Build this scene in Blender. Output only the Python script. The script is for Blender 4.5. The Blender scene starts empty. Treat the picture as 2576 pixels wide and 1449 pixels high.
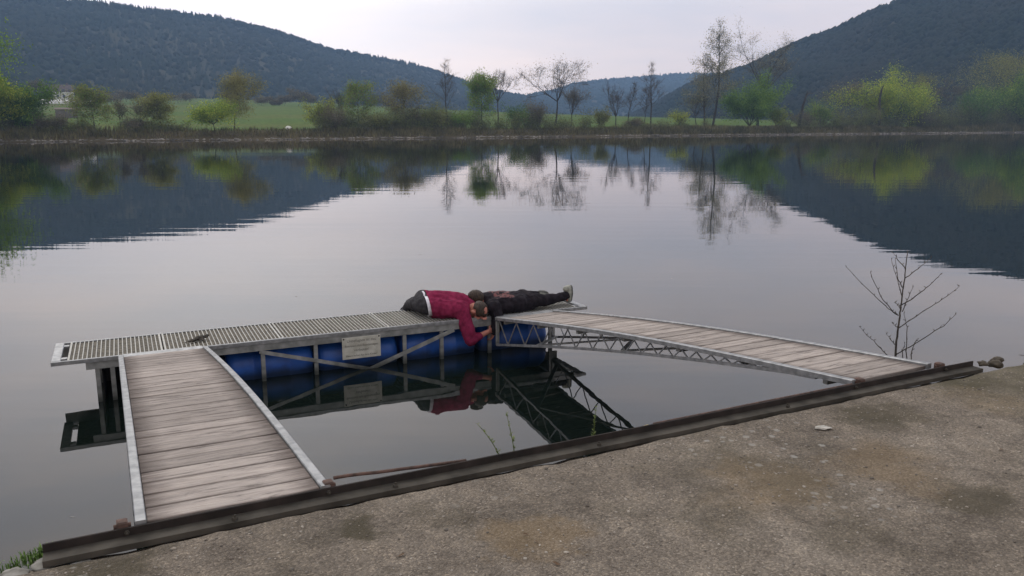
import bpy, bmesh, math, random
import numpy as np
from mathutils import Vector, Matrix, Euler

# ------------------------------------------------------------------ camera, sky, light
sc = bpy.context.scene
S = 1.1                                   # near-scene unit -> metres
F, CX, CY = 2100.0, 1288.0, 724.5         # focal length and centre of the 2576 px wide survey picture
CAMZ = 2.75 * S
PITCH = math.atan(418.5 / F)
cam = bpy.data.cameras.new('camera'); camo = bpy.data.objects.new('camera', cam)
sc.collection.objects.link(camo); sc.camera = camo
cam.sensor_width = 36.0; cam.lens = 36.0 * F / 2576.0
cam.clip_start = 0.05; cam.clip_end = 20000
camo.location = (0, 0, CAMZ); camo.rotation_euler = (math.pi / 2 - PITCH, 0, 0)

SUN_EL, SUN_AZ = math.radians(48), math.radians(-32)      # azimuth from +Y towards +X
world = bpy.data.worlds.new('World'); sc.world = world; world.use_nodes = True
def build_world():
    nt = world.node_tree; N = nt.nodes; L = nt.links; N.clear()
    out = N.new('ShaderNodeOutputWorld'); mixs = N.new('ShaderNodeMixShader')
    bg1 = N.new('ShaderNodeBackground'); bg2 = N.new('ShaderNodeBackground')
    sky = N.new('ShaderNodeTexSky'); sky.sky_type = 'NISHITA'; sky.sun_disc = False
    sky.sun_elevation = SUN_EL; sky.sun_rotation = SUN_AZ
    L.new(sky.outputs[0], bg1.inputs[0]); bg1.inputs[1].default_value = 0.10
    tc = N.new('ShaderNodeTexCoord'); sep = N.new('ShaderNodeSeparateXYZ')
    L.new(tc.outputs['Generated'], sep.inputs[0])
    ramp = N.new('ShaderNodeValToRGB'); cr = ramp.color_ramp
    stops = [(0.0, (1.14, .88, .765)), (.06, (1.10, .87, .76)), (.16, (.96, .835, .77)), (.32, (.82, .765, .74)), (.6, (.77, .745, .735)), (1, (.75, .735, .73))]
    while len(cr.elements) < len(stops): cr.elements.new(0.5)
    for e, (p, c) in zip(cr.elements, stops): e.position = p; e.color = (*c, 1)
    L.new(sep.outputs[2], ramp.inputs[0])
    # soft stratus streaks
    mp = N.new('ShaderNodeMapping'); mp.inputs['Scale'].default_value = (1.6, 1.6, 9.0); mp.inputs['Rotation'].default_value = (0, math.radians(5), 0)
    L.new(tc.outputs['Generated'], mp.inputs[0])
    nz = N.new('ShaderNodeTexNoise'); nz.inputs['Scale'].default_value = 2.2; nz.inputs['Detail'].default_value = 5; nz.inputs['Roughness'].default_value = .55
    L.new(mp.outputs[0], nz.inputs['Vector'])
    r2 = N.new('ShaderNodeValToRGB'); r2.color_ramp.elements[0].position = .32; r2.color_ramp.elements[0].color = (.84, .88, .95, 1)
    r2.color_ramp.elements[1].position = .70; r2.color_ramp.elements[1].color = (1.12, 1.06, 1.02, 1)
    L.new(nz.outputs[0], r2.inputs[0])
    mul = N.new('ShaderNodeMixRGB'); mul.blend_type = 'MULTIPLY'; mul.inputs[0].default_value = 1
    L.new(ramp.outputs[0], mul.inputs[1]); L.new(r2.outputs[0], mul.inputs[2])
    # brighter veil where the sun side of the overcast is thin
    dot = N.new('ShaderNodeVectorMath'); dot.operation = 'DOT_PRODUCT'
    a, e = math.radians(-19), math.radians(9)
    dot.inputs[1].default_value = (math.sin(a) * math.cos(e), math.cos(a) * math.cos(e), math.sin(e))
    L.new(tc.outputs['Generated'], dot.inputs[0])
    mx = N.new('ShaderNodeMath'); mx.operation = 'MAXIMUM'; mx.inputs[1].default_value = 0; L.new(dot.outputs['Value'], mx.inputs[0])
    p1 = N.new('ShaderNodeMath'); p1.operation = 'POWER'; p1.inputs[1].default_value = 22; L.new(mx.outputs[0], p1.inputs[0])
    add = N.new('ShaderNodeMixRGB'); add.blend_type = 'ADD'; add.inputs[2].default_value = (.75, .72, .66, 1)
    L.new(p1.outputs[0], add.inputs[0]); L.new(mul.outputs[0], add.inputs[1])
    L.new(add.outputs[0], bg2.inputs[0]); bg2.inputs[1].default_value = 1.0
    mixs.inputs[0].default_value = .9
    L.new(bg1.outputs[0], mixs.inputs[1]); L.new(bg2.outputs[0], mixs.inputs[2]); L.new(mixs.outputs[0], out.inputs[0])
build_world()
sun = bpy.data.lights.new('sun', 'SUN'); suno = bpy.data.objects.new('sun', sun); sc.collection.objects.link(suno)
sun.energy = 1.1; sun.angle = math.radians(30); sun.color = (1, .95, .88)
sd = Vector((math.sin(SUN_AZ) * math.cos(SUN_EL), math.cos(SUN_AZ) * math.cos(SUN_EL), math.sin(SUN_EL)))
suno.rotation_euler = sd.to_track_quat('Z', 'Y').to_euler()
vs = sc.view_settings; vs.view_transform = 'Standard'; vs.look = 'None'; vs.exposure = 0.57; vs.gamma = 1; vs.use_curve_mapping = False
sc.render.engine = 'CYCLES'; cy = sc.cycles
cy.use_denoising = True; cy.max_bounces = 6; cy.diffuse_bounces = 2; cy.glossy_bounces = 4; cy.transmission_bounces = 2
cy.volume_bounces = 0; cy.transparent_max_bounces = 8; cy.caustics_reflective = False; cy.caustics_refractive = False; cy.sample_clamp_indirect = 4
random.seed(7); RNG = np.random.default_rng(11)

# ------------------------------------------------------------------ helpers
UA = math.atan2(.4530, .8915)
Uv = np.array([math.cos(UA), math.sin(UA)]); Vv = np.array([-math.sin(UA), math.cos(UA)])
COL = sc.collection
def W(u, v, z=0.0):                       # near frame (units) -> world metres
    p = (Uv * u + Vv * v) * S; return Vector((p[0], p[1], z * S))
def WM(u, v, z=0.0):                      # river frame in metres -> world
    p = Uv * u + Vv * v; return Vector((p[0], p[1], z))
def ray(x, y):
    a = (x - CX) / F; b = -(y - CY) / F
    return np.array([a, math.cos(PITCH) + b * math.sin(PITCH), -math.sin(PITCH) + b * math.cos(PITCH)])
def far_point(x, y, v):                   # direction through (x,y), stopped at distance v across the river
    r = ray(x, y); t = v / float(r[:2] @ Vv); p = np.array([0, 0, CAMZ]) + t * r; return p
def far_range(x, y, R):
    r = ray(x, y); t = R / np.linalg.norm(r[:2]); return np.array([0, 0, CAMZ]) + t * r
def near_z(x, y, z):                      # point in near units (u,v,z) on plane z
    r = ray(x, y); t = (z * S - CAMZ) / r[2]; p = np.array([0, 0, CAMZ]) + t * r
    return float(p[:2] @ Uv) / S, float(p[:2] @ Vv) / S, z

def tag(o, label=None, cat=None, group=None, kind=None):
    if label: o['label'] = label
    if cat: o['category'] = cat
    if group: o['group'] = group
    if kind: o['kind'] = kind
    return o
class MB:
    def __init__(s): s.v = []; s.f = []; s.smooth = False
    def add(s, vs, fs):
        o = len(s.v); s.v += [tuple(p) for p in vs]; s.f += [tuple(i + o for i in f) for f in fs]; return s
    def box(s, x0, x1, y0, y1, z0, z1):
        return s.add([(x0,y0,z0),(x1,y0,z0),(x1,y1,z0),(x0,y1,z0),(x0,y0,z1),(x1,y0,z1),(x1,y1,z1),(x0,y1,z1)],
                     [(0,3,2,1),(4,5,6,7),(0,1,5,4),(1,2,6,5),(2,3,7,6),(3,0,4,7)])
    def bevbox(s, x0, x1, y0, y1, z0, z1, b):        # top edges chamfered
        return s.add([(x0,y0,z0),(x1,y0,z0),(x1,y1,z0),(x0,y1,z0),(x0,y0,z1-b),(x1,y0,z1-b),(x1,y1,z1-b),(x0,y1,z1-b),
                      (x0+b,y0+b,z1),(x1-b,y0+b,z1),(x1-b,y1-b,z1),(x0+b,y1-b,z1)],
                     [(0,3,2,1),(8,9,10,11),(0,1,5,4),(1,2,6,5),(2,3,7,6),(3,0,4,7),(4,5,9,8),(5,6,10,9),(6,7,11,10),(7,4,8,11)])
    def bar(s, a, b, w, h, up=(0,0,1)):              # rectangular bar a->b
        a = Vector(a); b = Vector(b); d = (b - a).normalized(); up = Vector(up)
        x = d.cross(up)
        if x.length < 1e-4: x = d.cross(Vector((1,0,0)))
        x.normalize(); y = x.cross(d)
        vs = []
        for p in (a, b):
            for sx, sy in ((-1,-1),(1,-1),(1,1),(-1,1)): vs.append(p + x*(sx*w/2) + y*(sy*h/2))
        return s.add(vs, [(0,1,2,3),(7,6,5,4),(0,4,5,1),(1,5,6,2),(2,6,7,3),(3,7,4,0)])
    def tube(s, pts, rad, n=6, cap=True):
        pts = [Vector(p) for p in pts]; m = len(pts); base = len(s.v); 
        if not hasattr(rad, '__len__'): rad = [rad] * m
        prev = None
        for i, p in enumerate(pts):
            d = (pts[min(i+1, m-1)] - pts[max(i-1, 0)])
            d = d.normalized() if d.length > 1e-9 else Vector((0,0,1))
            if prev is None:
                x = d.orthogonal().normalized()
            else:
                x = prev - d * prev.dot(d); x = x.normalized() if x.length > 1e-6 else d.orthogonal().normalized()
            prev = x; y = d.cross(x)
            for k in range(n):
                a = 2*math.pi*k/n; s.v.append(tuple(p + x*(math.cos(a)*rad[i]) + y*(math.sin(a)*rad[i])))
        for i in range(m-1):
            for k in range(n):
                k2 = (k+1) % n; s.f.append((base+i*n+k, base+i*n+k2, base+(i+1)*n+k2, base+(i+1)*n+k))
        if cap:
            s.f.append(tuple(base+k for k in reversed(range(n)))); s.f.append(tuple(base+(m-1)*n+k for k in range(n)))
        return s
    def sweep(s, path, prof):                        # profile [(x,z)] swept along path [(y, z)] in local yz
        n = len(prof); base = len(s.v)
        for (y, z) in path:
            for (px, pz) in prof: s.v.append((px, y, z + pz))
        for i in range(len(path)-1):
            for k in range(n):
                k2 = (k+1) % n; s.f.append((base+i*n+k, base+i*n+k2, base+(i+1)*n+k2, base+(i+1)*n+k))
        s.f.append(tuple(base+k for k in range(n))); s.f.append(tuple(base+(len(path)-1)*n+k for k in reversed(range(n))))
        return s
    def mesh(s, name, scale=1.0):
        me = bpy.data.meshes.new(name)
        me.from_pydata([(a*scale, b*scale, c*scale) for a, b, c in s.v], [], s.f); me.update()
        bm = bmesh.new(); bm.from_mesh(me); bmesh.ops.recalc_face_normals(bm, faces=bm.faces); bm.to_mesh(me); bm.free()
        if s.smooth: me.polygons.foreach_set('use_smooth', [True]*len(me.polygons))
        return me
    def build(s, name, mat, parent=None, loc=(0,0,0), scale=S):
        return link(name, s.mesh(name, scale), mat, parent, tuple(c*scale for c in loc))
def link(name, me, mat, parent=None, loc=(0,0,0), rot=(0,0,0)):
    if mat is not None and not me.materials: me.materials.append(mat)
    o = bpy.data.objects.new(name, me); COL.objects.link(o); o.parent = parent; o.location = loc; o.rotation_euler = rot
    return o
def thing(name, base, yaw=0.0, near=True):           # Empty at the base; near things stand in the river frame
    o = bpy.data.objects.new(name, None); COL.objects.link(o); o.empty_display_size = .2
    if near: o.location = W(*base); o.rotation_euler = (0, 0, UA + yaw)
    else: o.location = base; o.rotation_euler = (0, 0, yaw)
    return o
def np_mesh(name, V, Fq, smooth=False):              # V (n,3), Fq (m,k)
    V = np.asarray(V, dtype=np.float32); Fq = np.asarray(Fq, dtype=np.int32)
    me = bpy.data.meshes.new(name); k = Fq.shape[1]
    me.vertices.add(len(V)); me.vertices.foreach_set('co', V.ravel())
    me.loops.add(Fq.size); me.loops.foreach_set('vertex_index', Fq.ravel())
    me.polygons.add(len(Fq)); me.polygons.foreach_set('loop_start', np.arange(0, Fq.size, k, dtype=np.int32))
    me.polygons.foreach_set('loop_total', np.full(len(Fq), k, dtype=np.int32))
    if smooth: me.polygons.foreach_set('use_smooth', np.ones(len(Fq), dtype=bool))
    me.update(calc_edges=True); me.validate(); return me
def grid_mesh(name, xs, ys, zf, frame=WM, smooth=True):
    nx, ny = len(xs), len(ys); V = []
    for y in ys:
        for x in xs:
            p = frame(x, y, zf(x, y)); V.append(tuple(p))
    Fq = [(j*nx+i, j*nx+i+1, (j+1)*nx+i+1, (j+1)*nx+i) for j in range(ny-1) for i in range(nx-1)]
    return np_mesh(name, V, Fq, smooth)

# ------------------------------------------------------------------ materials
def newmat(name):
    m = bpy.data.materials.new(name); m.use_nodes = True; nt = m.node_tree
    return m, nt, nt.nodes, nt.links, nt.nodes['Principled BSDF']
def col4(c): return (c[0], c[1], c[2], 1)
def ramp_node(N, stops):
    r = N.new('ShaderNodeValToRGB'); cr = r.color_ramp
    while len(cr.elements) < len(stops): cr.elements.new(.5)
    for e, (p, c) in zip(cr.elements, stops): e.position = p; e.color = col4(c)
    return r
def noise_mat(name, c1, c2, scale=8, detail=5, rough=.7, metal=0, bump=.0, bdist=.01, stretch=(1,1,1), objrand=0, island=0, lo=.35, hi=.65, spec=.4, bscale=None):
    m, nt, N, L, P = newmat(name)
    tc = N.new('ShaderNodeTexCoord'); mp = N.new('ShaderNodeMapping'); mp.inputs['Scale'].default_value = stretch
    L.new(tc.outputs['Object'], mp.inputs[0])
    nz = N.new('ShaderNodeTexNoise'); nz.inputs['Scale'].default_value = scale; nz.inputs['Detail'].default_value = detail
    L.new(mp.outputs[0], nz.inputs['Vector'])
    r = ramp_node(N, [(lo, c1), (hi, c2)]); L.new(nz.outputs[0], r.inputs[0]); last = r.outputs[0]
    if objrand or island:
        src = N.new('ShaderNodeObjectInfo').outputs['Random'] if objrand else N.new('ShaderNodeNewGeometry').outputs['Random Per Island']
        k = objrand or island
        mr = N.new('ShaderNodeMapRange'); mr.inputs[3].default_value = 1-k; mr.inputs[4].default_value = 1+k
        L.new(src, mr.inputs[0]); h = N.new('ShaderNodeHueSaturation'); L.new(mr.outputs[0], h.inputs['Value']); L.new(last, h.inputs['Color']); last = h.outputs[0]
    L.new(last, P.inputs['Base Color'])
    P.inputs['Roughness'].default_value = rough; P.inputs['Metallic'].default_value = metal; P.inputs['Specular IOR Level'].default_value = spec
    if bump:
        b = N.new('ShaderNodeBump'); b.inputs['Strength'].default_value = bump; b.inputs['Distance'].default_value = bdist
        if bscale:
            n2 = N.new('ShaderNodeTexNoise'); n2.inputs['Scale'].default_value = bscale; n2.inputs['Detail'].default_value = 6; L.new(mp.outputs[0], n2.inputs['Vector']); L.new(n2.outputs[0], b.inputs['Height'])
        else: L.new(nz.outputs[0], b.inputs['Height'])
        L.new(b.outputs[0], P.inputs['Normal'])
    return m
M = {}
def waterline(m, top=.10):                           # algae left by the river on whatever stands in it
    nt = m.node_tree; N = nt.nodes; L = nt.links; P = N['Principled BSDF']; g = N.new('ShaderNodeNewGeometry'); sp = N.new('ShaderNodeSeparateXYZ'); L.new(g.outputs['Position'], sp.inputs[0])
    n = N.new('ShaderNodeTexNoise'); n.inputs['Scale'].default_value = 7; n.inputs['Detail'].default_value = 6; L.new(g.outputs['Position'], n.inputs['Vector'])
    a = N.new('ShaderNodeMath'); a.operation = 'MULTIPLY_ADD'; a.inputs[1].default_value = -.12; L.new(n.outputs[0], a.inputs[0]); L.new(sp.outputs[2], a.inputs[2])
    r = N.new('ShaderNodeMapRange'); r.inputs[1].default_value = top-.10; r.inputs[2].default_value = top; r.inputs[3].default_value = .8; r.inputs[4].default_value = 0; L.new(a.outputs[0], r.inputs[0])
    mx = N.new('ShaderNodeMixRGB'); mx.inputs[2].default_value = (.012,.015,.009,1); L.new(r.outputs[0], mx.inputs[0]); L.new(P.inputs['Base Color'].links[0].from_socket, mx.inputs[1]); L.new(mx.outputs[0], P.inputs['Base Color']); return m
M['alu'] = noise_mat('galvanised_aluminium', (.18,.185,.19), (.31,.315,.32), 14, 6, .48, .55, .15, .002)
M['alu_dull'] = noise_mat('dull_aluminium', (.17,.175,.17), (.30,.305,.30), 9, 6, .6, .4, .2, .002)
M['rib'] = noise_mat('rib_aluminium', (.23,.225,.205), (.35,.345,.315), 20, 5, .5, .25, 0, objrand=.12)
M['deckpan'] = noise_mat('grimy_deck_pan', (.05,.042,.031), (.15,.132,.10), 26, 8, .85, 0, .4, .004)
M['rust'] = noise_mat('rusty_steel', (.045,.028,.022), (.115,.068,.054), 22, 8, .8, .2, .4, .002)
M['darksteel'] = noise_mat('tarred_steel', (.014,.012,.011), (.034,.027,.024), 9, 8, .85, 0, .3, .002, lo=.3, hi=.75, spec=.15)
M['flange'] = noise_mat('dusty_steel_flange', (.030,.027,.022), (.066,.059,.049), 6, 8, .85, 0, .3, .002, spec=.15)
M['drum'] = noise_mat('blue_plastic', (.008,.058,.27), (.016,.10,.43), 4, 5, .42, 0, .1, .004)
waterline(M['drum'], .085); waterline(M['alu_dull'], .06)
M['white_zinc'] = noise_mat('bright_zinc', (.55,.55,.53), (.7,.7,.68), 30, 3, .5, .2)
M['sweater'] = noise_mat('maroon_knit', (.125,.011,.036), (.205,.020,.060), 18, 6, .95, 0, .35, .004, spec=.1, bscale=40)
M['undershirt'] = noise_mat('white_cotton', (.55,.55,.60), (.72,.72,.76), 20, 4, .9, 0, .3, .004)
M['greytrousers'] = noise_mat('grey_denim', (.024,.023,.026), (.050,.048,.052), 16, 6, .9, 0, .5, .008, spec=.2, bscale=14)
M['jacket'] = noise_mat('dark_jacket', (.007,.0055,.008), (.018,.014,.019), 14, 6, .85, 0, .6, .010, spec=.15, bscale=12)
M['print'] = noise_mat('faded_red_print', (.012,.009,.011), (.13,.045,.045), 26, 6, .85, 0, 0, lo=.40, hi=.56)
M['darktrousers'] = noise_mat('dark_trousers', (.008,.0065,.009), (.019,.015,.019), 14, 6, .9, 0, .6, .009, spec=.12, bscale=13)
M['skin'] = noise_mat('skin', (.36,.135,.10), (.46,.19,.14), 14, 4, .55, 0, .1, .002)
M['hair'] = noise_mat('brown_hair', (.016,.010,.007), (.055,.036,.024), 60, 4, .7, 0, .8, .006, stretch=(1,1,.35))
M['shoe'] = noise_mat('pale_shoe', (.15,.155,.13), (.30,.30,.26), 20, 4, .7)
M['sole'] = noise_mat('shoe_sole', (.05,.05,.045), (.09,.09,.08), 20, 4, .8)
M['sign'] = noise_mat('weathered_sign', (.34,.33,.28), (.50,.49,.44), 9, 7, .6, 0, 0)
M['ink'] = noise_mat('faded_ink', (.10,.10,.09), (.20,.20,.18), 60, 3, .8)
M['drift'] = noise_mat('weathered_driftwood', (.03,.027,.022), (.10,.09,.075), 20, 7, .9, 0, .6, .01)
M['rock'] = noise_mat('bank_rock', (.035,.028,.020), (.10,.082,.060), 7, 8, .9, 0, .6, .02, objrand=.2)
M['stone_pale'] = noise_mat('pale_stone', (.26,.25,.22), (.40,.38,.34), 20, 6, .85, 0, .3, .004)
M['stone_grey'] = noise_mat('lichen_stone', (.10,.095,.08), (.27,.26,.235), 14, 7, .9, 0, .5, .006)
M['sapling'] = noise_mat('sapling_bark', (.024,.021,.018), (.065,.056,.047), 30, 5, .85)
M['reed'] = noise_mat('dry_reed', (.25,.19,.08), (.40,.32,.16), 20, 4, .8)
M['sprig'] = noise_mat('sprig_green', (.06,.09,.02), (.15,.18,.05), 20, 4, .8, island=.3)
M['grass'] = noise_mat('grass_blades', (.05,.10,.015), (.12,.20,.04), 12, 3, .8, island=.35)
M['leafbrown'] = noise_mat('dead_leaf', (.045,.025,.012), (.12,.07,.035), 40, 4, .8)

def wood_mat():
    m, nt, N, L, P = newmat('weathered_planks')
    tc = N.new('ShaderNodeTexCoord'); oi = N.new('ShaderNodeObjectInfo')
    sc1 = N.new('ShaderNodeMath'); sc1.operation = 'MULTIPLY'; sc1.inputs[1].default_value = 37; L.new(oi.outputs['Random'], sc1.inputs[0])
    addv = N.new('ShaderNodeVectorMath'); addv.operation = 'ADD'; L.new(tc.outputs['Object'], addv.inputs[0]); L.new(sc1.outputs[0], addv.inputs[1])
    def nz(stretch, scale, det, rough=.6, dist=0):
        mp = N.new('ShaderNodeMapping'); mp.inputs['Scale'].default_value = stretch; L.new(addv.outputs[0], mp.inputs[0])
        n = N.new('ShaderNodeTexNoise'); n.inputs['Scale'].default_value = scale; n.inputs['Detail'].default_value = det; n.inputs['Roughness'].default_value = rough; n.inputs['Distortion'].default_value = dist
        L.new(mp.outputs[0], n.inputs['Vector']); return n.outputs[0]
    grain = nz((1.6, 55, 55), 3.0, 9, .7, .25); blot = nz((1.8, 8, 8), 2.2, 8, .68, .5); fine = nz((5, 120, 120), 2.5, 4)
    r1 = ramp_node(N, [(.28, (.10,.082,.073)), (.41, (.27,.238,.216)), (.60, (.385,.345,.318)), (.8, (.48,.435,.405))]); L.new(grain, r1.inputs[0])
    r2 = ramp_node(N, [(.30, (.27,.25,.245)), (.45, (.88,.87,.86)), (.70, (1.16,1.14,1.11))]); L.new(blot, r2.inputs[0])
    mu = N.new('ShaderNodeMixRGB'); mu.blend_type = 'MULTIPLY'; mu.inputs[0].default_value = 1; L.new(r1.outputs[0], mu.inputs[1]); L.new(r2.outputs[0], mu.inputs[2])
    # dirt that gathers at the board ends beside the rails
    sp = N.new('ShaderNodeSeparateXYZ'); L.new(tc.outputs['Object'], sp.inputs[0])
    ab = N.new('ShaderNodeMath'); ab.operation = 'ABSOLUTE'; L.new(sp.outputs[0], ab.inputs[0])
    bl2 = nz((2, 9, 9), 3, 5); ma = N.new('ShaderNodeMath'); ma.operation = 'MULTIPLY_ADD'; ma.inputs[1].default_value = .22; L.new(bl2, ma.inputs[0]); L.new(ab.outputs[0], ma.inputs[2])
    mr = N.new('ShaderNodeMapRange'); mr.inputs[1].default_value = .36; mr.inputs[2].default_value = .53; mr.inputs[3].default_value = 0; mr.inputs[4].default_value = .85; L.new(ma.outputs[0], mr.inputs[0])
    dk = N.new('ShaderNodeMixRGB'); dk.inputs[2].default_value = (.06,.045,.04,1); L.new(mr.outputs[0], dk.inputs[0]); L.new(mu.outputs[0], dk.inputs[1])
    yo = N.new('ShaderNodeMath'); yo.operation = 'SUBTRACT'; yo.inputs[1].default_value = .081*S; L.new(sp.outputs[1], yo.inputs[0]); ya = N.new('ShaderNodeMath'); ya.operation = 'ABSOLUTE'; L.new(yo.outputs[0], ya.inputs[0])
    ma2 = N.new('ShaderNodeMath'); ma2.operation = 'MULTIPLY_ADD'; ma2.inputs[1].default_value = .13; L.new(blot, ma2.inputs[0]); L.new(ya.outputs[0], ma2.inputs[2])
    mr3 = N.new('ShaderNodeMapRange'); mr3.inputs[1].default_value = .138; mr3.inputs[2].default_value = .172; mr3.inputs[3].default_value = 0; mr3.inputs[4].default_value = .60; L.new(ma2.outputs[0], mr3.inputs[0])
    dk2 = N.new('ShaderNodeMixRGB'); dk2.inputs[2].default_value = (.075,.058,.05,1); L.new(mr3.outputs[0], dk2.inputs[0]); L.new(dk.outputs[0], dk2.inputs[1]); dk = dk2
    mr2 = N.new('ShaderNodeMapRange'); mr2.inputs[3].default_value = .80; mr2.inputs[4].default_value = 1.12; L.new(oi.outputs['Random'], mr2.inputs[0])
    h = N.new('ShaderNodeHueSaturation'); L.new(mr2.outputs[0], h.inputs['Value']); L.new(dk.outputs[0], h.inputs['Color']); L.new(h.outputs[0], P.inputs['Base Color'])
    P.inputs['Roughness'].default_value = .9; P.inputs['Specular IOR Level'].default_value = .12
    mh = N.new('ShaderNodeMath'); mh.operation = 'ADD'; L.new(grain, mh.inputs[0]); L.new(fine, mh.inputs[1])
    b = N.new('ShaderNodeBump'); b.inputs['Strength'].default_value = .5; b.inputs['Distance'].default_value = .004; L.new(mh.outputs[0], b.inputs['Height']); L.new(b.outputs[0], P.inputs['Normal'])
    return m
M['wood'] = wood_mat()

QZ = 1.048                                           # quay level in near units
def concrete_mat():
    m, nt, N, L, P = newmat('weathered_concrete')
    tc = N.new('ShaderNodeTexCoord')
    def nz(scale, det=6, rough=.6, off=(0,0,0), st=(1,1,1)):
        mp = N.new('ShaderNodeMapping'); mp.inputs['Location'].default_value = off; mp.inputs['Scale'].default_value = st; L.new(tc.outputs['Object'], mp.inputs[0])
        n = N.new('ShaderNodeTexNoise'); n.inputs['Scale'].default_value = scale; n.inputs['Detail'].default_value = det; n.inputs['Roughness'].default_value = rough
        L.new(mp.outputs[0], n.inputs['Vector']); return n.outputs[0]
    def mix(fac, a, b, mode='MIX'):
        x = N.new('ShaderNodeMixRGB'); x.blend_type = mode
        if isinstance(fac, float): x.inputs[0].default_value = fac
        else: L.new(fac, x.inputs[0])
        for i, s in ((1, a), (2, b)):
            if isinstance(s, tuple): x.inputs[i].default_value = col4(s)
            else: L.new(s, x.inputs[i])
        return x.outputs[0]
    def mask(src, lo, hi, top=1.0):
        r = N.new('ShaderNodeMapRange'); r.inputs[1].default_value = lo; r.inputs[2].default_value = hi; r.inputs[4].default_value = top; L.new(src, r.inputs[0]); return r.outputs[0]
    base = ramp_node(N, [(.25, (.112,.095,.077)), (.5, (.178,.152,.124)), (.75, (.235,.205,.17))]); L.new(nz(1.5, 8, .65), base.inputs[0])
    # exposed aggregate
    vo = N.new('ShaderNodeTexVoronoi'); vo.inputs['Scale'].default_value = 115; L.new(tc.outputs['Object'], vo.inputs['Vector'])
    sepc = N.new('ShaderNodeSeparateColor'); L.new(vo.outputs['Color'], sepc.inputs[0])
    ag = ramp_node(N, [(0, (.45,.42,.40)), (.45, (.85,.84,.82)), (.8, (1.15,1.13,1.1)), (.95, (1.75,1.7,1.6))]); L.new(sepc.outputs[0], ag.inputs[0])
    mot = ramp_node(N, [(.30, (.62,.61,.60)), (.5, (.98,.98,.98)), (.72, (1.28,1.26,1.22))]); L.new(nz(5.5, 7, .68, (2,5,0)), mot.inputs[0])
    c = mix(.9, mix(.62, base.outputs[0], ag.outputs[0], 'MULTIPLY'), mot.outputs[0], 'MULTIPLY')
    fine = ramp_node(N, [(.3, (.55,.55,.55)), (.7, (1.3,1.3,1.3))]); L.new(nz(55, 6, .75), fine.inputs[0])
    c = mix(.6, c, fine.outputs[0], 'MULTIPLY')
    # damp moss patches, ochre lichen, pale lichen discs
    def spots(pts, wob):
        acc = None; rotm = N.new('ShaderNodeVectorMath'); rotm.operation = 'ADD'; nn = N.new('ShaderNodeTexNoise'); nn.inputs['Scale'].default_value = 3.2; nn.inputs['Detail'].default_value = 7; nn.inputs['Roughness'].default_value = .7; L.new(tc.outputs['Object'], nn.inputs['Vector'])
        sb = N.new('ShaderNodeVectorMath'); sb.operation = 'MULTIPLY_ADD'; sb.inputs[1].default_value = (wob, wob, 0); L.new(nn.outputs['Color'], sb.inputs[0]); L.new(tc.outputs['Object'], sb.inputs[2])
        for (x, y, r, k) in pts:
            u, v, z = near_z(x, y, QZ); d = N.new('ShaderNodeVectorMath'); d.operation = 'DISTANCE'; d.inputs[1].default_value = ((u*S+wob*.5), (v*S+wob*.5), QZ*S); L.new(sb.outputs[0], d.inputs[0])
            m_ = N.new('ShaderNodeMapRange'); m_.interpolation_type = 'SMOOTHSTEP'; m_.inputs[1].default_value = r*.25; m_.inputs[2].default_value = r; m_.inputs[3].default_value = k; m_.inputs[4].default_value = 0; L.new(d.outputs['Value'], m_.inputs[0])
            if acc is None: acc = m_.outputs[0]
            else:
                q = N.new('ShaderNodeMath'); q.operation = 'MAXIMUM'; L.new(acc, q.inputs[0]); L.new(m_.outputs[0], q.inputs[1]); acc = q.outputs[0]
        return acc
    c = mix(spots([(905,1325,.17,.75), (2190,1045,.30,.75), (2260,1035,.25,.6), (2430,965,.28,.7), (2440,1250,.30,.6), (1130,1300,.22,.3), (1790,1290,.3,.35), (260,1430,.3,.7), (2150,1330,.3,.4)], .9), c, (.050,.042,.024))
    c = mix(spots([(1935,1205,.42,.42), (1345,1345,.30,.40), (2230,1165,.50,.34), (1880,1260,.3,.2), (2500,1010,.4,.25)], 1.0), c, (.165,.108,.045))
    c = mix(mask(nz(1.3, 7, .65, (3.1,1.7,0)), .52, .66, .45), c, (.060,.052,.034))
    lm = N.new('ShaderNodeTexVoronoi'); lm.inputs['Scale'].default_value = 17; lm.inputs['Randomness'].default_value = 1; L.new(tc.outputs['Object'], lm.inputs['Vector'])
    sp2 = N.new('ShaderNodeSeparateColor'); L.new(lm.outputs['Color'], sp2.inputs[0])
    rr = N.new('ShaderNodeMath'); rr.operation = 'MULTIPLY_ADD'; rr.inputs[1].default_value = .80; rr.inputs[2].default_value = -.22; L.new(sp2.outputs[1], rr.inputs[0])
    wob = N.new('ShaderNodeMath'); wob.operation = 'MULTIPLY_ADD'; wob.inputs[1].default_value = .25; L.new(nz(30, 4), wob.inputs[0]); L.new(lm.outputs['Distance'], wob.inputs[2])
    lt = N.new('ShaderNodeMath'); lt.operation = 'SUBTRACT'; L.new(rr.outputs[0], lt.inputs[0]); L.new(wob.outputs[0], lt.inputs[1])
    reg = spots([(2000,1120,.65,1.0), (1780,1105,.4,.9), (2170,1240,.5,.8), (140,1420,.35,1.0), (320,1395,.25,.8), (1200,1235,.3,.4)], .4)
    lich = N.new('ShaderNodeMath'); lich.operation = 'MULTIPLY'; L.new(mask(lt.outputs[0], -.04, .10, .62), lich.inputs[0]); L.new(reg, lich.inputs[1])
    c = mix(lich.outputs[0], c, (.33,.32,.29))
    # mossy turf taking over away from the slab's water end
    sp = N.new('ShaderNodeSeparateXYZ'); L.new(tc.outputs['Object'], sp.inputs[0])
    mo = N.new('ShaderNodeMath'); mo.operation = 'MULTIPLY_ADD'; mo.inputs[1].default_value = 2.2; L.new(nz(.9, 6, .65), mo.inputs[0]); L.new(sp.outputs[0], mo.inputs[2])
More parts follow.
